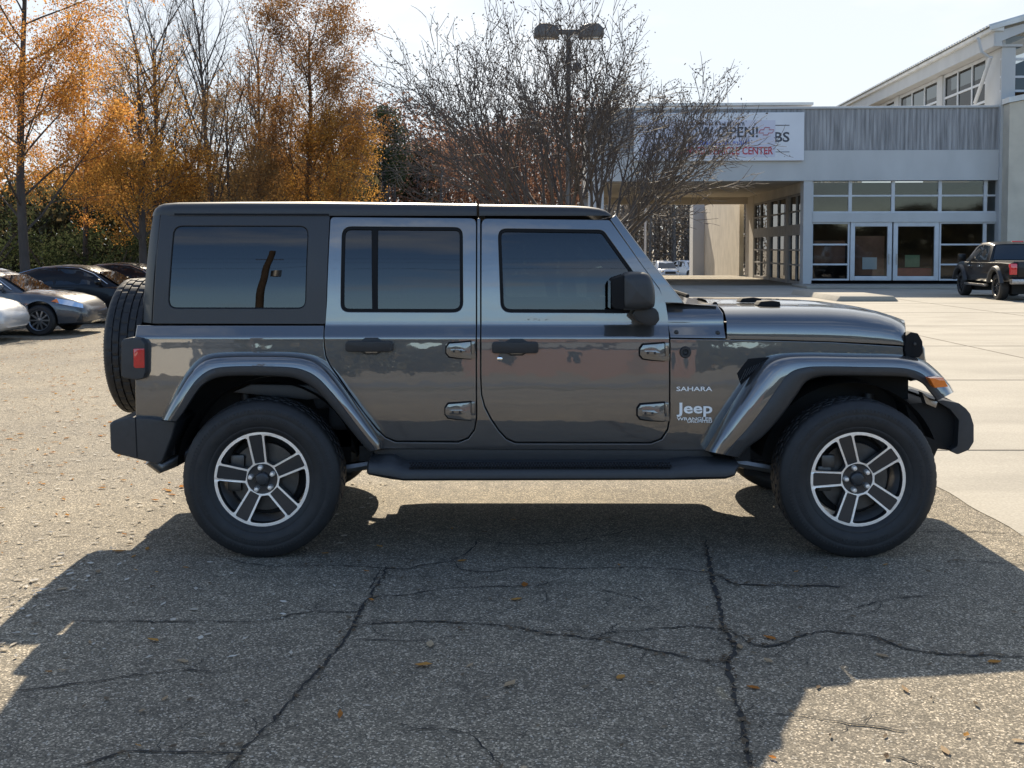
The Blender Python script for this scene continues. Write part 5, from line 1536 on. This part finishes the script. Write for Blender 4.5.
mb.box((0.95, YB0+0.12, 0.5), (1.02, 2*YC-YB0-0.12, 1.2))
mb.box((1.02, 6.03, 0.5), (2.05, 2*YC-6.03, 1.02))
mb.build('floor_pan', M_DEEP, suv, SO)
mb = MB()
for y in (6.08, 2*YC-6.08): mb.tube([(-2.1, y, 0.56), (-1.6, y, 0.60), (-1.25, y, 0.66), (-0.75, y, 0.46), (1.2, y, 0.46), (1.75, y, 0.62), (2.35, y, 0.58)], 0.055, 8)
mb.build('frame_rail', M_DEEP, suv, SO, smooth=40)
for x in (xr, xf):
    mb = MB(); mb.tube([(x, YW+0.05, 0.39), (x, 2*YC-YW-0.05, 0.39)], 0.042, 12); mb.lathe([(0,-0.14),(0.09,-0.12),(0.14,-0.05),(0.15,0.0),(0.13,0.07),(0.06,0.13),(0,0.14)], 20, axis='X', c=(x, YC-0.05 if x == xr else YC+0.25, 0.38))
    mb.build('axle', M_DEEP, suv, SO, smooth=40)
mb = MB()
for (a, b) in (((xr+0.02, 5.98, 0.33), (xr+0.75, 6.05, 0.44)), ((xf-0.02, 5.98, 0.33), (xf-0.72, 6.05, 0.44))):
    mb.tube([a, b], 0.028, 8); mb.tube([(a[0], 2*YC-a[1], a[2]), (b[0], 2*YC-b[1], b[2])], 0.028, 8)
mb.build('control_arm', M_STEEL, suv, SO, smooth=40)
mb = MB(); mb.tube([(-1.9, 6.75, 0.52), (-1.3, 6.75, 0.52)], 0.11, 14); mb.build('muffler', M_STEEL, suv, SO, smooth=40)
for (x, dx) in ((xr-0.12, -0.05), (xf+0.12, 0.05)):
    mb = MB(); mb.tube([(x, 5.93, 0.36), (x+dx, 5.98, 0.80)], 0.03, 10); mb.build('shock_absorber', M_BLKG, suv, SO, smooth=40)
mb = MB(); mb.tube([(xr+0.08, 5.99, 0.70), (xr+0.30, 5.99, 0.72)], 0.02, 8)
poly = PL([(286,383.5),(312,383),(325,397),(285,393)]); 
mb = MB(); mb.prism([(xr-0.2, 0.83),(xr-0.1, 0.875),(xr+0.22, 0.87),(xr+0.32, 0.80),(xr+0.2, 0.79)], 5.80, 5.84); mb.build('liner_cover', M_BLKG, suv, SO, bevel=0.012, smooth=40)
# black sheet behind the doors, put in as the shade of the shut lines
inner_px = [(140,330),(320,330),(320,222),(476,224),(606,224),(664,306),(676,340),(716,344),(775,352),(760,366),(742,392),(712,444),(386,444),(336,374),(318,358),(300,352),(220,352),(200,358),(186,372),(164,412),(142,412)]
panel('gap_shade_panel', PL(inner_px), [shrink(rw_o, -0.002)[::1], shrink(fw_o, -0.002)], M_DEEP, off=0.032, edge=0.001, thick=0.004)

# ---- cabin
def seat(x, y, w):
    mb = MB()
    mb.box((x-0.26, y-w/2, 0.62), (x+0.26, y+w/2, 0.80))
    M_ = Matrix.Translation((x-0.26, y, 0.74)) @ Matrix.Rotation(R(-14), 4, 'Y')
    mb.box((-0.07, -w/2, 0.0), (0.07, w/2, 0.62), M=M_)
    s_ = mb.build('seat', M_CLOTH, suv, SO, bevel=0.045, seg=3, smooth=50)
    mb = MB(); mb.box((-0.05, -0.13, 0.66), (0.05, 0.13, 0.86), M=M_); mb.build('headrest', M_CLOTH, s_, SO, bevel=0.035, seg=3, smooth=50)
for y in (6.10, 2*YC-6.10):
    seat(0.25, y, 0.50); seat(-0.72, y, 0.56)
mb = MB(); mb.box((0.62, 5.86, 0.72), (0.95, 2*YC-5.86, 1.17)); mb.build('dashboard', M_CLOTH, suv, SO, bevel=0.05, seg=3, smooth=50)
mb = MB()
Ms = Matrix.Translation((0.56, 2*YC-6.10, 1.10)) @ Matrix.Rotation(R(65), 4, 'Y')
pts = [Ms @ Vector((0.19*math.cos(2*math.pi*i/28), 0.19*math.sin(2*math.pi*i/28), 0)) for i in range(29)]
mb.tube(pts, 0.016, 8); mb.tube([Ms @ Vector((-0.18,0,0)), Ms @ Vector((0.18,0,0))], 0.02, 6); mb.tube([Ms @ Vector((0,0,0)), Ms @ Vector((0,0,-0.3))], 0.03, 8)
mb.build('steering_wheel', M_CLOTH, suv, SO, smooth=40)
mb = MB()
for y in (5.93, 2*YC-5.93):
    mb.tube([(-1.75, y, 0.9), (-1.70, y+0.0, 1.60), (-1.5, y, 1.70), (-0.1, y, 1.71), (0.40, y, 1.68), (0.92, y-0.0, 1.20)], 0.032, 8)
    mb.tube([(-0.12, y, 1.71), (-0.10, y, 0.6)], 0.032, 8)
for x in (-0.1, -1.5): mb.tube([(x, 5.93, 1.71), (x, 2*YC-5.93, 1.71)], 0.032, 8)
mb.build('roll_bar', M_CLOTH, suv, SO, smooth=40)
mb = MB(); mb.box((0.55, YC-0.12, 1.56), (0.57, YC+0.12, 1.62)); mb.build('inner_mirror', M_CLOTH, suv, SO, bevel=0.008)
# wipers and bonnet bumpers
for dy in (0.0, 0.55):
    a = P(676, 300); x0 = a[0]+0.05
    mb = MB(); mb.tube([(x0+0.05, 6.0+dy, a[1]+0.010), (x0-0.0, 6.15+dy, a[1]+0.03), (x0-0.03, 6.42+dy, a[1]+0.045)], [0.012,0.009,0.006], 6)
    mb.tube([(x0-0.035, 5.98+dy, a[1]+0.03), (x0-0.035, 6.5+dy, a[1]+0.05)], 0.006, 6); mb.build('wiper', M_SEAL, suv, SO, smooth=40)
for (pxs, pys, yy) in ((739,298.2,6.20),(757,301.5,5.98)):
    p = at(pxs, pys+1, yy); mb = MB()
    mb.prism(round_poly([(p.x, p.z-0.02),(p.x+0.02, p.z+0.005),(p.x+0.08, p.z+0.010),(p.x+0.125, p.z+0.004),(p.x+0.13, p.z-0.02)], 0.006), yy, yy+0.10)
    mb.build('bonnet_vent', M_SEAL, suv, SO, bevel=0.005, smooth=40)
mb = MB(); q = at(715, 305, 5.86); mb.lathe([(0,0.018),(0.008,0.016),(0.014,0.008),(0.018,-0.01)], 12, axis='Z', c=(q.x, 5.86, q.z)); mb.build('washer_nozzle', M_SEAL, suv, SO, smooth=40)
# ================================================================ PARKED CARS
def paint(name, c, metal=0.4): return mat(name, c, 0.35, metal, 1.0, noise=(300, 0.06))
P_SILVER = paint('silver_white_paint', (0.50, 0.51, 0.52), 0.2); P_GREY = paint('dark_grey_paint', (0.06, 0.065, 0.074), 0.2); P_BLACK = mat('black_paint', (0.006, 0.006, 0.007), 0.3, 0.0, 0.2, noise=(300, 0.06), spec=0.25); P_WHITE = paint('white_paint', (0.7, 0.71, 0.72), 0.0)
def car_wheel(parent, x, y, z, r_, w, sgn, dark=False, n_sp=10):
    wh = bpy.data.objects.new('wheel', None); COL.objects.link(wh); wh.parent = parent
    rr_ = r_*0.66; h = w/2
    mb = MB(); mb.lathe([(rr_,-h*0.8),(rr_*1.06,-h),(r_*0.9,-h*1.02),(r_*0.98,-h*0.75),(r_,-h*0.5),(r_,h*0.5),(r_*0.98,h*0.75),(r_*0.9,h),(rr_,h)], 40, c=(x, y, z)); mb.build('tyre', M_RUB, wh, smooth=35)
    mb = MB(); f = sgn*h
    mb.lathe([(rr_,f*0.8),(rr_*1.03,f*0.95),(rr_*0.95,f*0.9),(rr_*0.9,f*0.3),(0.02,f*0.25)], 36, c=(x, y, z))
    m_ = mat('alloy_wheel', (0.42,0.43,0.45), 0.3, 0.9) if not dark else M_RIMD
    rim = mb.build('rim', M_DEEP if True else m_, wh, smooth=40)
    for k in range(n_sp):
        a = 2*math.pi*k/n_sp; d = Vector((math.cos(a), 0, math.sin(a))); e = Vector((-math.sin(a), 0, math.cos(a)))
        w0, w1 = r_*0.05, r_*0.045
        p = [Vector((x, y+f*0.75, z))+d*q+e*s_ for q, s_ in ((r_*0.1,-w0),(rr_*0.99,-w1),(rr_*0.99,w1),(r_*0.1,w0))]
        b = [v-Vector((0, f*0.25, 0)) for v in p]
        mb = MB(); mb.add(p+b, [(0,1,2,3),(0,4,5,1),(1,5,6,2),(2,6,7,3),(3,7,4,0)]); mb.build('spoke', m_, rim)
    mb = MB(); mb.lathe([(0.0,f*0.9),(r_*0.13,f*0.85),(r_*0.16,f*0.6)], 16, c=(x, y, z)); mb.build('hub', m_, rim, smooth=40)
    mb = MB(); mb.lathe([(rr_*0.93,f*0.82),(rr_*1.0,f*0.98),(rr_*1.04,f*0.9)], 36, c=(x, y, z)); mb.build('rim_lip', m_, rim, smooth=40)

def apply_bool(ob, cutters):
    for c in cutters:
        md = ob.modifiers.new('b', 'BOOLEAN'); md.object = c; md.operation = 'DIFFERENCE'; md.solver = 'EXACT'
    dg = bpy.context.evaluated_depsgraph_get(); dg.update()
    me = bpy.data.meshes.new_from_object(ob.evaluated_get(dg))
    ob.modifiers.clear(); old = ob.data; ob.data = me; bpy.data.meshes.remove(old)
    for c in cutters:
        d = c.data; bpy.data.objects.remove(c); bpy.data.meshes.remove(d)
    me.shade_smooth(); me.set_sharp_from_angle(angle=R(38))

def car(name, label, cat, pm, loc, rotz, S, wx, wr=0.33, ww=0.22, group=None, darkrim=False, cab=None, glass=None, wins=None, ws=None, rs=None, dz=0.0):
    """S: stations (x, z_bottom, z_shoulder, z_top, half width); cab: stations (x, z_roof, half width at belt, half width at roof, z_belt)"""
    e = empty(name, loc, label, cat, group, rotz)
    def ring(x, zb, zs, zt, w):
        hp = [(0, zb), (w*0.72, zb), (w*0.93, zb+0.05), (w*0.985, zb+0.16), (w, zb+(zs-zb)*0.45), (w*0.995, zb+(zs-zb)*0.72), (w*0.965, zs-0.01), (w*0.90, zs+(zt-zs)*0.45), (w*0.72, zs+(zt-zs)*0.82), (w*0.4, zt-0.004), (0, zt)]
        return [(x, -a, b) for a, b in hp] + [(x, a, b) for a, b in hp[-2:0:-1]]
    mb = MB(); mb.grid([ring(*s_) for s_ in S], closed=True); n = 20
    mb.f.append(tuple(range(n))); mb.m.append(0); mb.f.append(tuple((len(S)-1)*n+i for i in range(n))); mb.m.append(0)
    body = mb.build('body', pm, e, smooth=38)
    cut = []
    hw = max(s_[4] for s_ in S)
    for x in wx:
        for sg in (-1, 1):
            m2 = MB(); y0 = sg*(hw+0.1); y1 = sg*(hw-ww-0.10)
            m2.lathe([(0.0001, min(y0,y1)), (wr+0.055, min(y0,y1)), (wr+0.055, max(y0,y1)), (0.0001, max(y0,y1))], 36, c=(0,0,0))
            c_ = m2.build('cutter', M_DEEP, None, recalc=True, weld=True); c_.parent = e; c_.location = (x, 0, wr+0.03); cut.append(c_)
    bpy.context.view_layer.update()
    apply_bool(body, cut)
    for x in wx:
        for sg in (-1, 1):
            car_wheel(e, x, sg*(hw-ww/2-0.015), wr, wr, ww, sg, darkrim)
    mb = MB()
    for x in wx: mb.box((x-wr-0.06, -hw+ww+0.06, 0.2), (x+wr+0.06, hw-ww-0.06, wr*2+0.02))
    mb.build('underbody', M_DEEP, e)
    if cab:
        def cring(x, zr, wb, wr_, zbelt):
            hp = [(wb, zbelt-0.06), (wb, zbelt), (wr_+(wb-wr_)*0.5, zbelt+(zr-zbelt)*0.5), (wr_+0.01, zr-0.055), (wr_*0.93, zr-0.018), (wr_*0.6, zr), (0, zr+0.006)]
            return [(x, -a, b) for a, b in hp]+[(x, a, b) for a, b in hp[-2::-1]]
        mb = MB(); mb.grid([cring(*c) for c in cab]); k = 13
        mb.f.append(tuple(range(k))); mb.m.append(0); mb.f.append(tuple((len(cab)-1)*k+i for i in range(k))); mb.m.append(0)
        mb.build('cabin', pm, e, smooth=40)
        def side_y(x, z):
            xs = [c[0] for c in cab]
            zr, wb, wr_, zbl = [float(np.interp(x, xs, [c[q] for c in cab])) for q in (1, 2, 3, 4)]
            t = min(1, max(0, (z-zbl)/max(0.02, (zr-0.055-zbl)))); return wb+(wr_+0.01-wb)*t
        for nm, poly, gm in (wins or []):
            for sg in (-1, 1):
                pp = []
                for i in range(len(poly)):
                    a, b = poly[i], poly[(i+1) % len(poly)]
                    for t in (0, 0.33, 0.66): pp.append((a[0]+(b[0]-a[0])*t, a[1]+(b[1]-a[1])*t))
                mb = MB(); mb.add([(x, sg*(side_y(x, z)+0.006), z) for x, z in pp], [tuple(range(len(pp)))]); mb.build(nm, gm, e, recalc=False)
        for nm, q in (('windscreen', ws), ('rear_window', rs)):
            if q: mb = MB(); mb.quad(q); mb.build(nm, glass or G_CARW, e, recalc=False)
    return e, body
G_CARW = mat('car_window_dark', (0.010, 0.012, 0.014), 0.04, 0.0, 0.6, noise=(5, 0.2))
def part_box(e, name, a, b, m, bevel=0.01, both=False, rot=None):
    for sg in ((1, -1) if both else (1,)):
        mb = MB(); y0, y1 = sorted((a[1]*sg, b[1]*sg)); mb.box((a[0], y0, a[2]), (b[0], y1, b[2]), M=rot); mb.build(name, m, e, bevel=bevel, smooth=35)

SED = [(-2.30,0.42,0.72,0.74,0.60),(-2.22,0.30,0.86,0.98,0.80),(-1.9,0.22,0.90,1.06,0.87),(-1.3,0.19,0.92,1.02,0.895),(0.0,0.18,0.92,0.95,0.90),(0.75,0.19,0.90,0.98,0.895),(1.25,0.20,0.84,0.95,0.885),(1.7,0.21,0.77,0.88,0.86),(2.0,0.22,0.70,0.80,0.80),(2.18,0.24,0.60,0.69,0.70),(2.27,0.30,0.50,0.56,0.58)]
SCAB = [(q[0]-0.30, *q[1:]) for q in [(-1.72,1.05,0.74,0.70,1.00),(-1.25,1.26,0.82,0.62,0.97),(-0.75,1.41,0.86,0.60,0.945),(-0.2,1.455,0.87,0.60,0.94),(0.3,1.42,0.87,0.60,0.935),(0.7,1.28,0.86,0.63,0.93),(1.25,0.955,0.80,0.74,0.925)]]
SWIN = [('side_window', [(-1.40,1.01),(-1.18,1.22),(-0.78,1.345),(-0.32,1.372),(-0.30,0.97)], G_CARW), ('side_window', [(-0.24,0.97),(-0.26,1.374),(0.22,1.345),(0.58,1.21),(0.92,0.985)], G_CARW)]
SWIN = [(a, [(x-0.30, z) for x, z in p], g) for a, p, g in SWIN]
WS = [(0.42,-0.60,1.285),(0.42,0.60,1.285),(0.97,0.70,0.965),(0.97,-0.70,0.965)]
RS = [(-1.56,-0.56,1.275),(-1.56,0.56,1.275),(-2.04,0.66,1.065),(-2.04,-0.66,1.065)]
def sedan(label, pm, px_nose, Y, group, shrinkH=1.0, darkrim=True, name='parked_sedan', lampcol=None):
    nx = (px_nose-512)/FPX*(Y+0.6)
    x0 = nx-2.25; z0 = zg(x0+1.0, Y)
    e, b = car(name, label, 'car', pm, (x0, Y+0.88, z0), 0.0, SED, (-1.33, 1.33), group=group, darkrim=darkrim, cab=SCAB, wins=SWIN, ws=WS, rs=RS)
    for sg in (-1, 1):
        mb = MB(); mb.add([(1.70, sg*0.875, 0.70),(2.02, sg*0.805, 0.63),(2.20, sg*0.67, 0.585),(2.19, sg*0.66, 0.67),(2.00, sg*0.765, 0.745),(1.66, sg*0.83, 0.81)], [(0,1,4,5),(1,2,3,4)])
        h = mb.build('headlight', M_CHROME, e, smooth=60)
        mb = MB(); mb.add([(1.60, sg*0.88, 0.74),(1.76, sg*0.875, 0.705),(1.70, sg*0.835, 0.80)], [(0,1,2)]); mb.build('turn_lens', M_ORANGE, h)
        mb = MB(); mb.tube([(0.58, sg*0.84, 0.96),(0.56, sg*0.98, 1.02)], 0.03, 6); mb.lathe([(0,-0.08),(0.075,-0.04),(0.085,0.02),(0.06,0.08),(0,0.09)], 14, c=(0.56, sg*1.0, 1.04)); mb.build('wing_mirror', pm, e, smooth=50)
        for hx in (-1.28, -0.28):
            mb = MB(); mb.box((hx, sg*0.905-0.015, 0.83), (hx+0.2, sg*0.905+0.015, 0.86)); mb.build('door_handle', pm, e, bevel=0.008, smooth=35)
        mb = MB(); mb.box((-2.25, sg*0.70-0.1, 0.72), (-2.12, sg*0.70+0.1, 0.88)); mb.build('tail_lamp', M_RED, e, bevel=0.02, smooth=35)
    part_box(e, 'bumper_intake', (2.02,0.52,0.30), (2.19,0.72,0.46), M_BLK, 0.02, both=True)
    part_box(e, 'grille', (2.16,-0.42,0.34), (2.262,0.42,0.50), M_BLK, 0.02)
    mb = MB(); mb.grid([[(1.75, y*0.87/8, 0.225), (2.16, y*0.74/8*0.97, 0.225)] for y in range(-8, 9)]); mb.build('front_lip', pm, e)
    mb = MB()
    for sg in (-1, 1): mb.tube([(-1.75, sg*0.80, 1.0), (-1.5, sg*0.745, 1.245), (-1.05, sg*0.665, 1.375), (-0.5, sg*0.655, 1.405), (-0.02, sg*0.665, 1.375), (0.36, sg*0.71, 1.235), (0.72, sg*0.80, 0.985)], 0.011, 5)
    mb.build('window_trim', M_CHROME, e)
    return e
sedan('silver hatchback nose at the left edge, front of the car only in view', P_SILVER, 9, 21.2, 'cars parked on the left', name='parked_car')
sedan('dark grey sedan with dark spoked wheels facing right, left of the spare wheel', P_GREY, 92, 23.4, 'cars parked on the left', darkrim=False)
sedan('black sedan with bright window trim behind the dark grey sedan', P_BLACK, 176, 27.0, 'cars parked on the left', darkrim=False)
sedan('dark car farthest back, only its pale-edged roof showing', P_BLACK, 214, 31.0, 'cars parked on the left', darkrim=False)

# far cars under the canopy, facing the viewer
SUVB = [(-2.2,0.42,0.92,0.96,0.70),(-2.1,0.32,1.0,1.05,0.88),(-1.4,0.26,1.02,1.05,0.93),(0.5,0.26,1.0,1.05,0.93),(1.1,0.26,0.96,1.06,0.92),(1.7,0.27,0.90,1.02,0.88),(2.05,0.30,0.80,0.94,0.80),(2.2,0.36,0.60,0.78,0.70)]
SUVC = [(-2.1,1.05,0.80,0.74,1.04),(-1.8,1.58,0.86,0.66,1.03),(-0.9,1.68,0.88,0.66,1.02),(0.1,1.66,0.88,0.66,1.02),(0.55,1.52,0.87,0.68,1.02),(1.15,1.06,0.82,0.76,1.03)]
def suvcar(label, pm, px, Y, rot, group):
    x = (px-512)/FPX*Y
    e, b = car('parked_suv', label, 'car', pm, (x, Y, zg(x, Y)), rot, SUVB, (-1.4, 1.38), 0.37, 0.24, group, False, SUVC, None,
        [('side_window', [(-1.7,1.09),(-1.55,1.5),(-0.6,1.58),(-0.58,1.07)], G_CARW), ('side_window', [(-0.5,1.07),(-0.52,1.58),(0.15,1.55),(0.75,1.08)], G_CARW)],
        [(0.58,-0.62,1.50),(0.58,0.62,1.50),(1.17,0.74,1.08),(1.17,-0.74,1.08)], None)
    for sg in (-1, 1):
        part_box(e, 'headlight', (2.0, sg*0.62-0.16, 0.74), (2.16, sg*0.62+0.16, 0.88), M_CHROME, 0.03)
        mb = MB(); mb.box((0.82, sg*0.98-0.09, 1.06), (0.95, sg*0.98+0.09, 1.2)); mb.build('wing_mirror', pm, e, bevel=0.03, smooth=40)
    part_box(e, 'grille', (2.12,-0.44,0.62), (2.225,0.44,0.82), M_BLK, 0.02)
    part_box(e, 'bumper_intake', (2.0,-0.6,0.34), (2.21,0.6,0.52), M_BLK, 0.02)
    return e
suvcar('silver sport utility vehicle facing the viewer, left under the canopy', P_SILVER, 664, 92, R(-84), 'cars parked beyond the canopy')
suvcar('white car partly hidden by the cream wing wall, beyond the canopy', P_WHITE, 690, 97, R(-70), 'cars parked beyond the canopy')

# black pickup truck at the right edge, seen from behind
def pickup():
    Y = 35.2; x = (1008-512)/FPX*Y
    TB = [(-2.72,0.66,1.05,1.10,0.90),(-2.66,0.56,1.13,1.19,0.94),(-1.9,0.52,1.15,1.20,0.95),(-0.5,0.50,1.14,1.19,0.95),(0.9,0.50,1.14,1.19,0.95),(1.4,0.50,1.12,1.24,0.94),(2.2,0.52,1.05,1.20,0.92),(2.5,0.56,0.98,1.12,0.86),(2.62,0.62,0.80,0.95,0.76)]
    TC = [(-0.88,1.18,0.90,0.86,1.16),(-0.72,1.72,0.90,0.70,1.16),(-0.2,1.80,0.91,0.69,1.16),(0.45,1.78,0.91,0.69,1.16),(0.85,1.66,0.90,0.71,1.16),(1.55,1.20,0.86,0.80,1.17)]
    e, b = car('pickup_truck', 'black lifted pickup truck with red tail lamps before the showroom windows', 'truck', P_BLACK, (x, Y, 0.0), R(85.5), TB, (-1.62, 1.68), 0.41, 0.28, None, True, TC, None,
        [('side_window', [(-0.62,1.22),(-0.50,1.66),(0.10,1.70),(0.12,1.20)], G_CARW), ('side_window', [(0.18,1.20),(0.16,1.70),(0.55,1.66),(1.15,1.22)], G_CARW)],
        [(0.88,-0.64,1.64),(0.88,0.64,1.64),(1.57,0.78,1.22),(1.57,-0.78,1.22)], [(-0.742,-0.64,1.68),(-0.742,0.64,1.68),(-0.895,0.78,1.24),(-0.895,-0.78,1.24)])
    mb = MB(); mb.box((-2.58,-0.78,1.0),(-0.98,0.78,1.205)); mb.build('bed_cover', M_BLK, e, bevel=0.02, smooth=35)
    part_box(e, 'tailgate', (-2.755,-0.70,0.72), (-2.70,0.70,1.17), P_BLACK, 0.02)
    part_box(e, 'tail_lamp', (-2.77,0.73,0.80), (-2.60,0.925,1.13), M_RED, 0.02, both=True)
    part_box(e, 'rear_bumper', (-2.90,-0.92,0.52), (-2.68,0.92,0.68), M_STEEL, 0.03)
    part_box(e, 'number_plate', (-2.915,-0.16,0.54), (-2.90,0.16,0.66), M_WHITE, 0.003)
    part_box(e, 'roof_lamp', (-0.80,-0.16,1.775), (-0.70,0.16,1.82), M_RED, 0.01)
    part_box(e, 'side_bar', (-0.95,0.92,0.40), (0.95,1.06,0.47), M_STEEL, 0.02, both=True)
    for sg in (-1, 1):
        for wx_ in (-1.62, 1.68):
            mb = MB(); rows = []
            for k in range(13):
                a = R(10+160*k/12); c_, s_ = math.cos(a), math.sin(a)
                rows.append([(wx_+0.47*c_, sg*0.93, 0.44+0.47*s_), (wx_+0.50*c_, sg*1.03, 0.44+0.50*s_), (wx_+0.60*c_, sg*1.03, 0.44+0.58*s_), (wx_+0.64*c_, sg*0.93, 0.44+0.62*s_)])
            mb.grid(rows); mb.build('wheel_flare', M_BLKG, e, smooth=40)
        for hx in (-0.25, 0.72):
            mb = MB(); mb.box((hx, sg*0.965-0.02, 1.0), (hx+0.22, sg*0.965+0.02, 1.045)); mb.build('door_handle', M_CHROME, e, bevel=0.008, smooth=35)
        mb = MB(); mb.box((1.12, sg*1.06-0.12, 1.16), (1.26, sg*1.06+0.12, 1.40)); mb.build('wing_mirror', M_CHROME if sg < 0 else P_BLACK, e, bevel=0.03, smooth=40)
    mb = MB(); mb.tube([(-2.0,0.2,0.45),(1.9,0.2,0.5)], 0.08, 8); mb.tube([(-1.62,-0.8,0.41),(-1.62,0.8,0.41)], 0.07, 8); mb.tube([(1.68,-0.8,0.41),(1.68,0.8,0.41)], 0.06, 8); mb.build('chassis', M_DEEP, e, smooth=40)
pickup()

# lamp post and thin far post
Y = 31.0; b = place(568, Y)
lp = empty('street_lamp', b, 'twin-headed dark parking lot lamp post rising behind the crape myrtle', 'street lamp')
def lz(py): return at(568, py, Y).z
M_POLE = mat('bronze_pole', (0.10, 0.09, 0.085), 0.5, 0.3)
mb = MB(); mb.tube([(0,0,0),(0,0,lz(30))], [0.085,0.065], 10); mb.build('pole', M_POLE, lp, smooth=40)
mb = MB(); mb.lathe([(0,0.0),(0.22,0),(0.22,0.55),(0.2,0.6),(0,0.6)], 16, axis='Z'); mb.build('base', mat('lamp_base_concrete', (0.4,0.38,0.34), 0.9), lp, smooth=35)
mb = MB(); mb.box((-0.42,-0.06,lz(34.4)),(0.42,0.06,lz(29.6))); mb.build('arm', M_POLE, lp, bevel=0.02, smooth=35)
for sg, (c0, c1) in ((-1, (534,558.5)), (1, (579,603.5))):
    x0, x1 = at(c0, 30, Y).x-b.x, at(c1, 30, Y).x-b.x
    z0, z1 = lz(38.4), lz(24.4)
    o_, i_ = (x0, x1) if sg < 0 else (x1, x0); w = (i_-o_)
    poly = [(o_, z0+0.02), (o_, z0+(z1-z0)*0.62), (o_+w*0.22, z1), (o_+w*0.62, z1), (o_+w*0.85, z1-0.06), (i_, z1-0.10), (i_, z0+0.0)]
    mb = MB(); mb.prism(poly, -0.22, 0.22); h = mb.build('lamp_head', M_POLE, lp, bevel=0.035, smooth=35)
    mb = MB(); mb.box((min(o_, i_)+0.08, -0.17, z0-0.012), (max(o_, i_)-0.08, 0.17, z0+0.01)); mb.build('lens', mat('frosted_lens', (0.45,0.42,0.38), 0.3), h)
mb = MB(); hx = at(577, 67, Y).x-b.x; mb.lathe([(0,-0.15),(0.10,-0.11),(0.13,0.0),(0.09,0.10),(0.03,0.14),(0.0,0.2)], 16, axis='Z', c=(hx, 0, lz(67)));  mb.tube([(0,0,lz(59.5)),(hx,0,lz(59.5)),(hx,0,lz(64))], 0.02, 6); mb.build('hanging_bell', M_POLE, lp, smooth=40)
Y = 76.0; b = place(645, Y)
mb = MB(); mb.tube([(0,0,-0.1),(0,0,6.2)], [0.09,0.07], 8); o = mb.build('flag_pole', mat('white_post_paint', (0.7,0.7,0.68), 0.5), None, tuple(b), smooth=40)
o.data.transform(Matrix.Translation(b)); tag(o, 'thin white post beyond the canopy beside the windscreen', 'post')

# ================================================================ BEHIND THE CAMERA (what the paint and glass mirror)
def rear_side():
    e = empty('utility_pole', (-8.8, -26.0, 0), 'weathered wooden utility pole across the street, mirrored in the rear side window', 'utility pole')
    M_W = mat('weathered_wood', (0.06, 0.043, 0.033), 0.9, noise=(6, 0.3, (1,1,0.2)))
    mb = MB(); mb.tube([(0,0,0),(0,0,13.8)], [0.16,0.12], 10); mb.build('pole', M_W, e, smooth=40)
    mb = MB(); mb.box((-0.5,-0.05,12.3),(0.5,0.05,12.38)); mb.build('crossarm', M_W, e)
    mb = MB(); mb.lathe([(0,0),(0.2,0),(0.2,0.7),(0,0.72)], 14, axis='Z', c=(0.35,-0.2,9.3)); mb.build('transformer', M_STEEL, e, smooth=35)
    for k, z in enumerate((12.5, 11.6, 10.3)):
        mb = MB(); pts = [(-60+ i*6, (-0.02*k), z-0.9*(1-((i-10)/10)**2)*0+ 0.0) for i in range(21)]; mb.tube(pts, 0.014, 4); mb.build('wire', M_DEEP, e)
    b = empty('brick_house', (7.0, -54.0, 0), 'low red brick house across the street', 'house')
    M_BRK = mat('red_brown_brick', (0.15, 0.088, 0.070), 0.85, noise=(12, 0.25))
    mb = MB(); mb.box((-10,-4,0),(10,4,3.4)); mb.build('wall', M_BRK, b)
    mb = MB(); mb.add([(-10.6,-4.6,3.4),(10.6,-4.6,3.4),(10.6,4.6,3.4),(-10.6,4.6,3.4),(-9,0,5.6),(9,0,5.6)], [(0,1,5,4),(1,2,5),(2,3,4,5),(3,0,4),(0,3,2,1)]); mb.build('roof', mat('grey_shingles', (0.12,0.115,0.11), 0.9), b)
    for x in (-7,-3.5,3,7):
        mb = MB(); mb.box((x-0.5,4.0,1.1),(x+0.5,4.06,2.3)); mb.build('window', G_CARW, b)
    mb = MB(); mb.box((-0.5,4.0,0),(0.5,4.08,2.1)); mb.build('door', mat('dark_door', (0.09,0.06,0.05), 0.6), b)
    c = empty('white_house', (-26.0, -50.0, 0), 'pale sided house across the street', 'house')
    mb = MB(); mb.box((-9,-4,0),(9,4,3.6)); mb.build('wall', mat('pale_siding', (0.62,0.60,0.56), 0.8), c)
    mb = MB(); mb.add([(-9.6,-4.6,3.6),(9.6,-4.6,3.6),(9.6,4.6,3.6),(-9.6,4.6,3.6),(-8,0,6.0),(8,0,6.0)], [(0,1,5,4),(1,2,5),(2,3,4,5),(3,0,4),(0,3,2,1)]); mb.build('roof', mat('grey_shingles', (0.12,0.115,0.11), 0.9), c)
    mb = MB(); mb.grid([[(-120,-20,0.006),(120,-20,0.006)],[(-120,-13,0.006),(120,-13,0.006)]]); tag(mb.build('street', mat('street_asphalt', (0.10,0.10,0.10), 0.9, noise=(8,0.2)), None, recalc=False), kind='structure')
    mb = MB(); mb.grid([[(-120,-11.5,0.007),(120,-11.5,0.007)],[(-120,-9.0,0.007),(120,-9.0,0.007)]]); tag(mb.build('verge', M_GRASSY, None, recalc=False), kind='structure')
    r = random.Random(77); mb = MB()
    for _ in range(70000):
        x = r.uniform(-110, 110); top = 7.0+1.6*math.sin(x*0.13)+1.1*math.sin(x*0.41+1)
        leafquad(mb, Vector((x, -80+r.gauss(0, 3), r.random()**0.8*top)), r.uniform(0.6, 1.2), r)
    tag(mb.build('distant_treeline', L_OLIVE, None, recalc=False), 'line of trees beyond the street', 'woods', kind='stuff')
rear_side()
